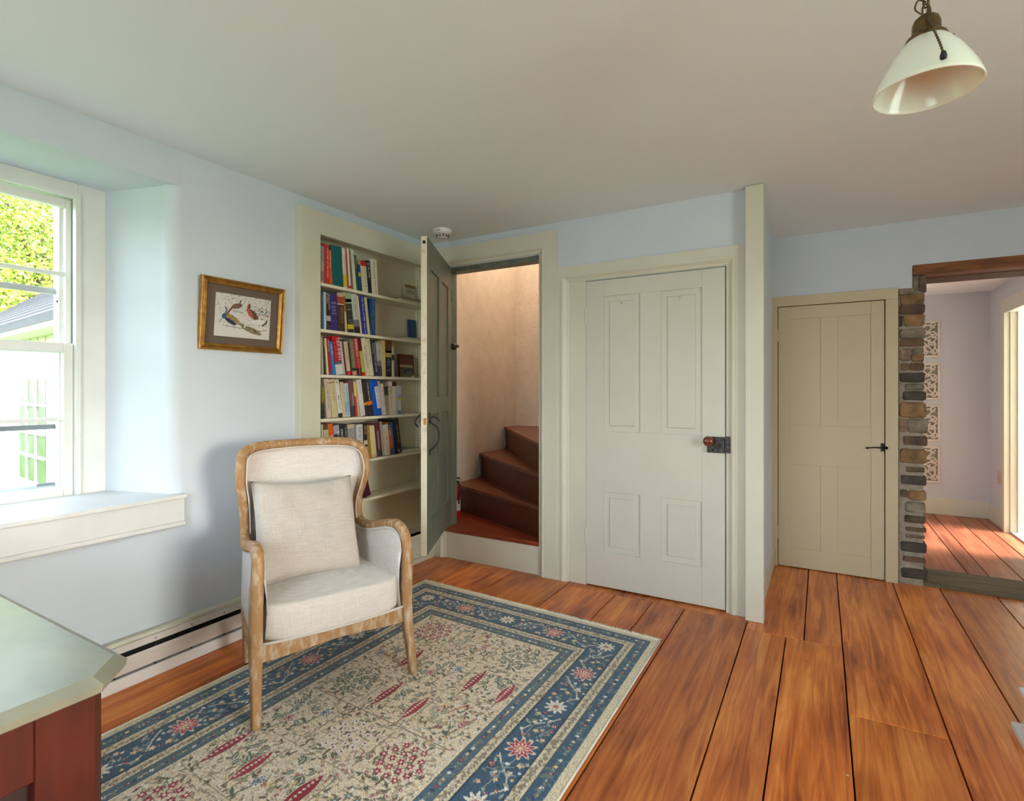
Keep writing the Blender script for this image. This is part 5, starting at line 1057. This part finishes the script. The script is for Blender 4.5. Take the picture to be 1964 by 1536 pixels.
# ================================================================ smoke detector
PLW = pmat('white_plastic', rgb(232, 231, 226), .4)
sx, sy = -2.272, 2.948
sd_ = thing('smoke_detector', 'white round smoke detector on the ceiling above the green door', 'smoke detector', (sx, sy, ZC), world=True)
MB().lathe([(.066, ZC), (.066, ZC - .004), (.063, ZC - .010), (.063, ZC - .024), (.058, ZC - .030), (.044, ZC - .034), (0, ZC - .034)], (sx, sy, 0), 40).build('base', PLW, sd_, smooth=True)
MB().lathe([(.046, ZC - .030), (.043, ZC - .046), (.036, ZC - .054), (0, ZC - .056)], (sx, sy, 0), 40).build('sensor_head', PLW, sd_, smooth=True)
for i in range(12):
    for zv in (.037, .0455):
        a0, a1 = 2 * math.pi * (i + .14) / 12, 2 * math.pi * (i + .86) / 12; r = .0458 if zv < .04 else .0440
        p = [(sx + r * math.cos(t), sy + r * math.sin(t)) for t in np.linspace(a0, a1, 4)]; p2 = [(sx + (r - .004) * math.cos(t), sy + (r - .004) * math.sin(t)) for t in np.linspace(a1, a0, 4)]
        MB().prism(p + p2, 'z', ZC - zv - .005, ZC - zv).build('vent_slot', DARK, sd_)
aa = math.atan2(-sy, -sx) - .35; MB().prism([(sx + .0634 * math.cos(aa + t), sy + .0634 * math.sin(aa + t)) for t in (-.35, -.2, -.05, .1)] + [(sx + .060 * math.cos(aa + t), sy + .060 * math.sin(aa + t)) for t in (.1, -.05, -.2, -.35)], 'z', ZC - .020, ZC - .014).build('maker_mark', plain((110, 126, 160)), sd_)
# ================================================================ winder stairs
stt = thing('winder_stairs', 'reddish-brown painted winder stairs rising inside the doorway', 'stairs', (-2.1, 3.3, 0), world=True)
bx('first_riser', CREAM, stt, SX0 - .02, SX1 + .004, YB - .004, YB + .012, 0, .196, .001)
MB().prism([(SX0 - .012, YB - .022), (SX1 + .002, YB - .022), (SX1 + .002, 3.34), (-1.50, 3.34), (-1.50, 3.45), (-2.73, 4.0), (-2.73, 3.33), (SX0 - .012, 3.33)], 'z', .197, .225).build('tread', STEP0, stt, .004)
pv = Vector((-1.665, 3.275)); ends = [Vector((-2.733, 3.735)), Vector((-2.733, 4.125)), Vector((-2.733, 4.58)), Vector((-2.15, 4.788))]; zs = [.225, .446, .668, .884, 1.10]
def riser_tread(i):
    d = (ends[i] - pv).normalized(); nb = Vector((-d.y, d.x)) if Vector((-d.y, d.x)).dot(Vector((0, -1))) > 0 else Vector((d.y, -d.x))       # towards the step below
    a, b = pv, ends[i]
    MB().prism([tuple(a), tuple(b), tuple(b - nb * .02), tuple(a - nb * .02)], 'z', zs[i] - .002, zs[i + 1] - .026).build('riser', STEPW, stt)
    if i < 3:
        e2 = ends[i + 1]; d2_ = (e2 - pv).normalized(); poly = [tuple(a + nb * .022), tuple(b + nb * .022), (-2.735, b.y)]
        if i == 2: poly += [(-2.735, 4.789), tuple(e2)]
        else: poly += [tuple(e2)]
        poly += [tuple(e2 - d2_ * .02), tuple(pv + Vector((.02, .03)))]
        MB().prism(poly, 'z', zs[i + 1] - .027, zs[i + 1]).build('tread', TREADW, stt, .004)
for i in range(3): riser_tread(i)
MB().prism([tuple(pv), tuple(ends[3]), (-2.13, 4.788), (-1.64, 3.28)], 'z', .88, 1.08).build('riser', STEPW, stt)
# skirting pieces where the plaster meets each step
SKB = pmat('stair_skirting', rgb(150, 160, 166), .6)
for i in range(3): bx('skirting_block', SKB, stt, -2.735, -2.722, ends[i].y - .03, ends[i].y + .10, zs[i] + .02, zs[i + 1] - .03)
# knob on the stairwell side of the doorway
kb = tag(MB().lathe([(0, -.030), (.018, -.028), (.027, -.018), (.027, -.008), (.012, 0), (.010, .028)], (-2.352, 3.206, 1.575), 20, 'x').build('peg_knob', pmat('dark_knob', rgb(44, 26, 22), .3), None, smooth=True), 'dark round wooden knob beside the hinge edge of the green door', 'knob')
# ================================================================ fire extinguisher
ex_, ey_ = -2.555, 3.475
fe = thing('fire_extinguisher', 'small red fire extinguisher standing on the first stair behind the green door', 'fire extinguisher', (ex_, ey_, .2255), world=True)
REDP = pmat('red_enamel', rgb(186, 20, 30), .28, coat=.4)
MB().lathe([(0, .2255), (.043, .2255), (.046, .232), (.046, .44), (.042, .462), (.028, .480), (.016, .488), (.016, .500), (0, .500)], (ex_, ey_, 0), 28).build('cylinder_body', REDP, fe, smooth=True)
MB().lathe([(.0463, .285), (.0464, .287), (.0464, .365), (.0463, .367)], (ex_, ey_, 0), 28).build('instruction_label', plain((206, 206, 208)), fe, smooth=True)
MB().lathe([(0, .498), (.014, .500), (.014, .522), (.010, .528), (0, .528)], (ex_, ey_, 0), 14).build('valve', SILV, fe)
vb = MB().tube([(ex_ - .012, ey_, .528), (ex_ + .03, ey_ - .01, .545), (ex_ + .062, ey_ - .018, .548)], .006, 6).tube([(ex_ - .012, ey_, .522), (ex_ + .03, ey_ - .01, .522), (ex_ + .058, ey_ - .018, .516)], .005, 6); vb.build('squeeze_handle', IRON, fe)
MB().tube(catmull([(ex_ + .012, ey_ - .004, .512), (ex_ + .05, ey_ - .01, .50), (ex_ + .060, ey_ - .012, .45), (ex_ + .050, ey_ - .012, .38), (ex_ + .050, ey_ - .012, .34)], 5), .006, 8).build('hose', IRON, fe, smooth=True)
ring = [(ex_ + .066 + .010 * math.cos(t), ey_ - .018, .535 + .012 * math.sin(t)) for t in np.linspace(0, 2 * math.pi, 14)[:-1]]; MB().tube(ring, .0014, 5, closed=True).build('pull_ring', SILV, fe)
MB().lathe([(0, -.003), (.011, -.002), (.011, .002), (0, .003)], (ex_ + .004, ey_ - .018, .512), 12, 'y').build('pressure_gauge', PLW, fe)
# ================================================================ carved wall panels in the hall
CARV = pmat('carved_white', rgb(226, 216, 204), .7, var=(30, rgb(208, 196, 182), .35, .75)); BACKW = pmat('panel_backing', rgb(136, 138, 126), .9)
def curl(cx, cz, r, a0, turns, sgn):
    return [(cx + r * (1 - .62 * t) * math.cos(a0 + sgn * t * turns), cz + r * (1 - .62 * t) * math.sin(a0 + sgn * t * turns)) for t in np.linspace(0, 1, 14)]
fret = []; H = .186
for sx_ in (-1, 1):
    for sz_ in (-1, 1):
        fret += [curl(sx_ * .085, sz_ * .085, .062, .6, 5.2, sx_ * sz_), curl(sx_ * .125, sz_ * .035, .04, 2.0, 4.6, -sx_ * sz_), curl(sx_ * .04, sz_ * .125, .042, -.8, 4.6, -sx_ * sz_), curl(sx_ * .13, sz_ * .13, .034, 1.2, 4.4, sx_ * sz_)]
        fret += [[(0, 0), (sx_ * .05, sz_ * .03), (sx_ * .10, sz_ * .09), (sx_ * .15, sz_ * .15)], [(sx_ * .02, 0), (sx_ * .08, sz_ * .01), (sx_ * .155, sz_ * .06)], [(0, sz_ * .02), (sx_ * .015, sz_ * .08), (sx_ * .07, sz_ * .155)], [(sx_ * .155, 0), (sx_ * .11, sz_ * .05), (sx_ * .05, sz_ * .10), (0, sz_ * .155)]]
proto = None
for k, (zc, lab) in enumerate(((1.767, 'topmost'), (1.337, 'second from the top'), (.917, 'third from the top'), (.497, 'lowest'))):
    e = thing('carved_panel', 'white carved fretwork hall panel, ' + lab + ' of a column of four', 'wall panel', (.85, 6.799, zc), group='carved panels in the hall')
    if proto is None:
        f_ = MB().box(-H, H, -.016, -.001, -H, -H + .022).box(-H, H, -.016, -.001, H - .022, H).box(-H, -H + .022, -.016, -.001, -H + .022, H - .022).box(H - .022, H, -.016, -.001, -H + .022, H - .022)
        fo_ = f_.build('panel_frame', CARV, e, .002, 1)
        g_ = MB()
        for pth in fret: g_.tube([(x, -.009, z) for x, z in (catmull([(a, 0, b) for a, b in pth], 2) and [(p.x, p.z) for p in catmull([(a, 0, b) for a, b in pth], 2)])], .0085, sec=[(.8, .8), (-.8, .8), (-.8, -.8), (.8, -.8)], up=(0, 1, 0))
        for r in (.03, .012): g_.tube([(r * math.cos(t), -.010, r * math.sin(t)) for t in np.linspace(0, 2 * math.pi, 14)[:-1]], .006, 6, closed=True)
        go_ = g_.build('fretwork', CARV, e); bo_ = MB().box(-H + .01, H - .01, -.003, -.0012, -H + .01, H - .01).build('backing', BACKW, e); proto = (fo_, go_, bo_)
    else:
        for s in proto: c = s.copy(); COL.objects.link(c); c.parent = e
# ================================================================ small things
sp2 = thing('switch_plate', 'beige switch plate on the hall side wall beside the doorway', 'switch', (1.419, 6.49, .44), world=True)
bx('plate', pmat('beige_plate', rgb(196, 178, 146), .5), sp2, 1.413, 1.42, 6.455, 6.525, .385, .50, .002); bx('toggle', pmat('beige_plate', rgb(196, 178, 146), .5), sp2, 1.405, 1.414, 6.484, 6.496, .43, .455, .001)
pn = thing('white_plinth', 'low white moulded plinth base at the right edge of the floor', 'plinth', (1.0, 2.3, 0), world=True)
def plq(e, z0, z1): return MB().box(.634 - e, 1.35, 1.6, 2.60 + e, z0, z1)
plq(.028, 0, .028).build('plinth_base', WINWHITE, pn, .004); plq(0, .028, .150).build('plinth_body', WINWHITE, pn, .001); plq(.012, .150, .168).build('plinth_cap', WINWHITE, pn, .006, 3)
for o in list(bpy.data.objects):
    if o.get('_w'): del o['_w']
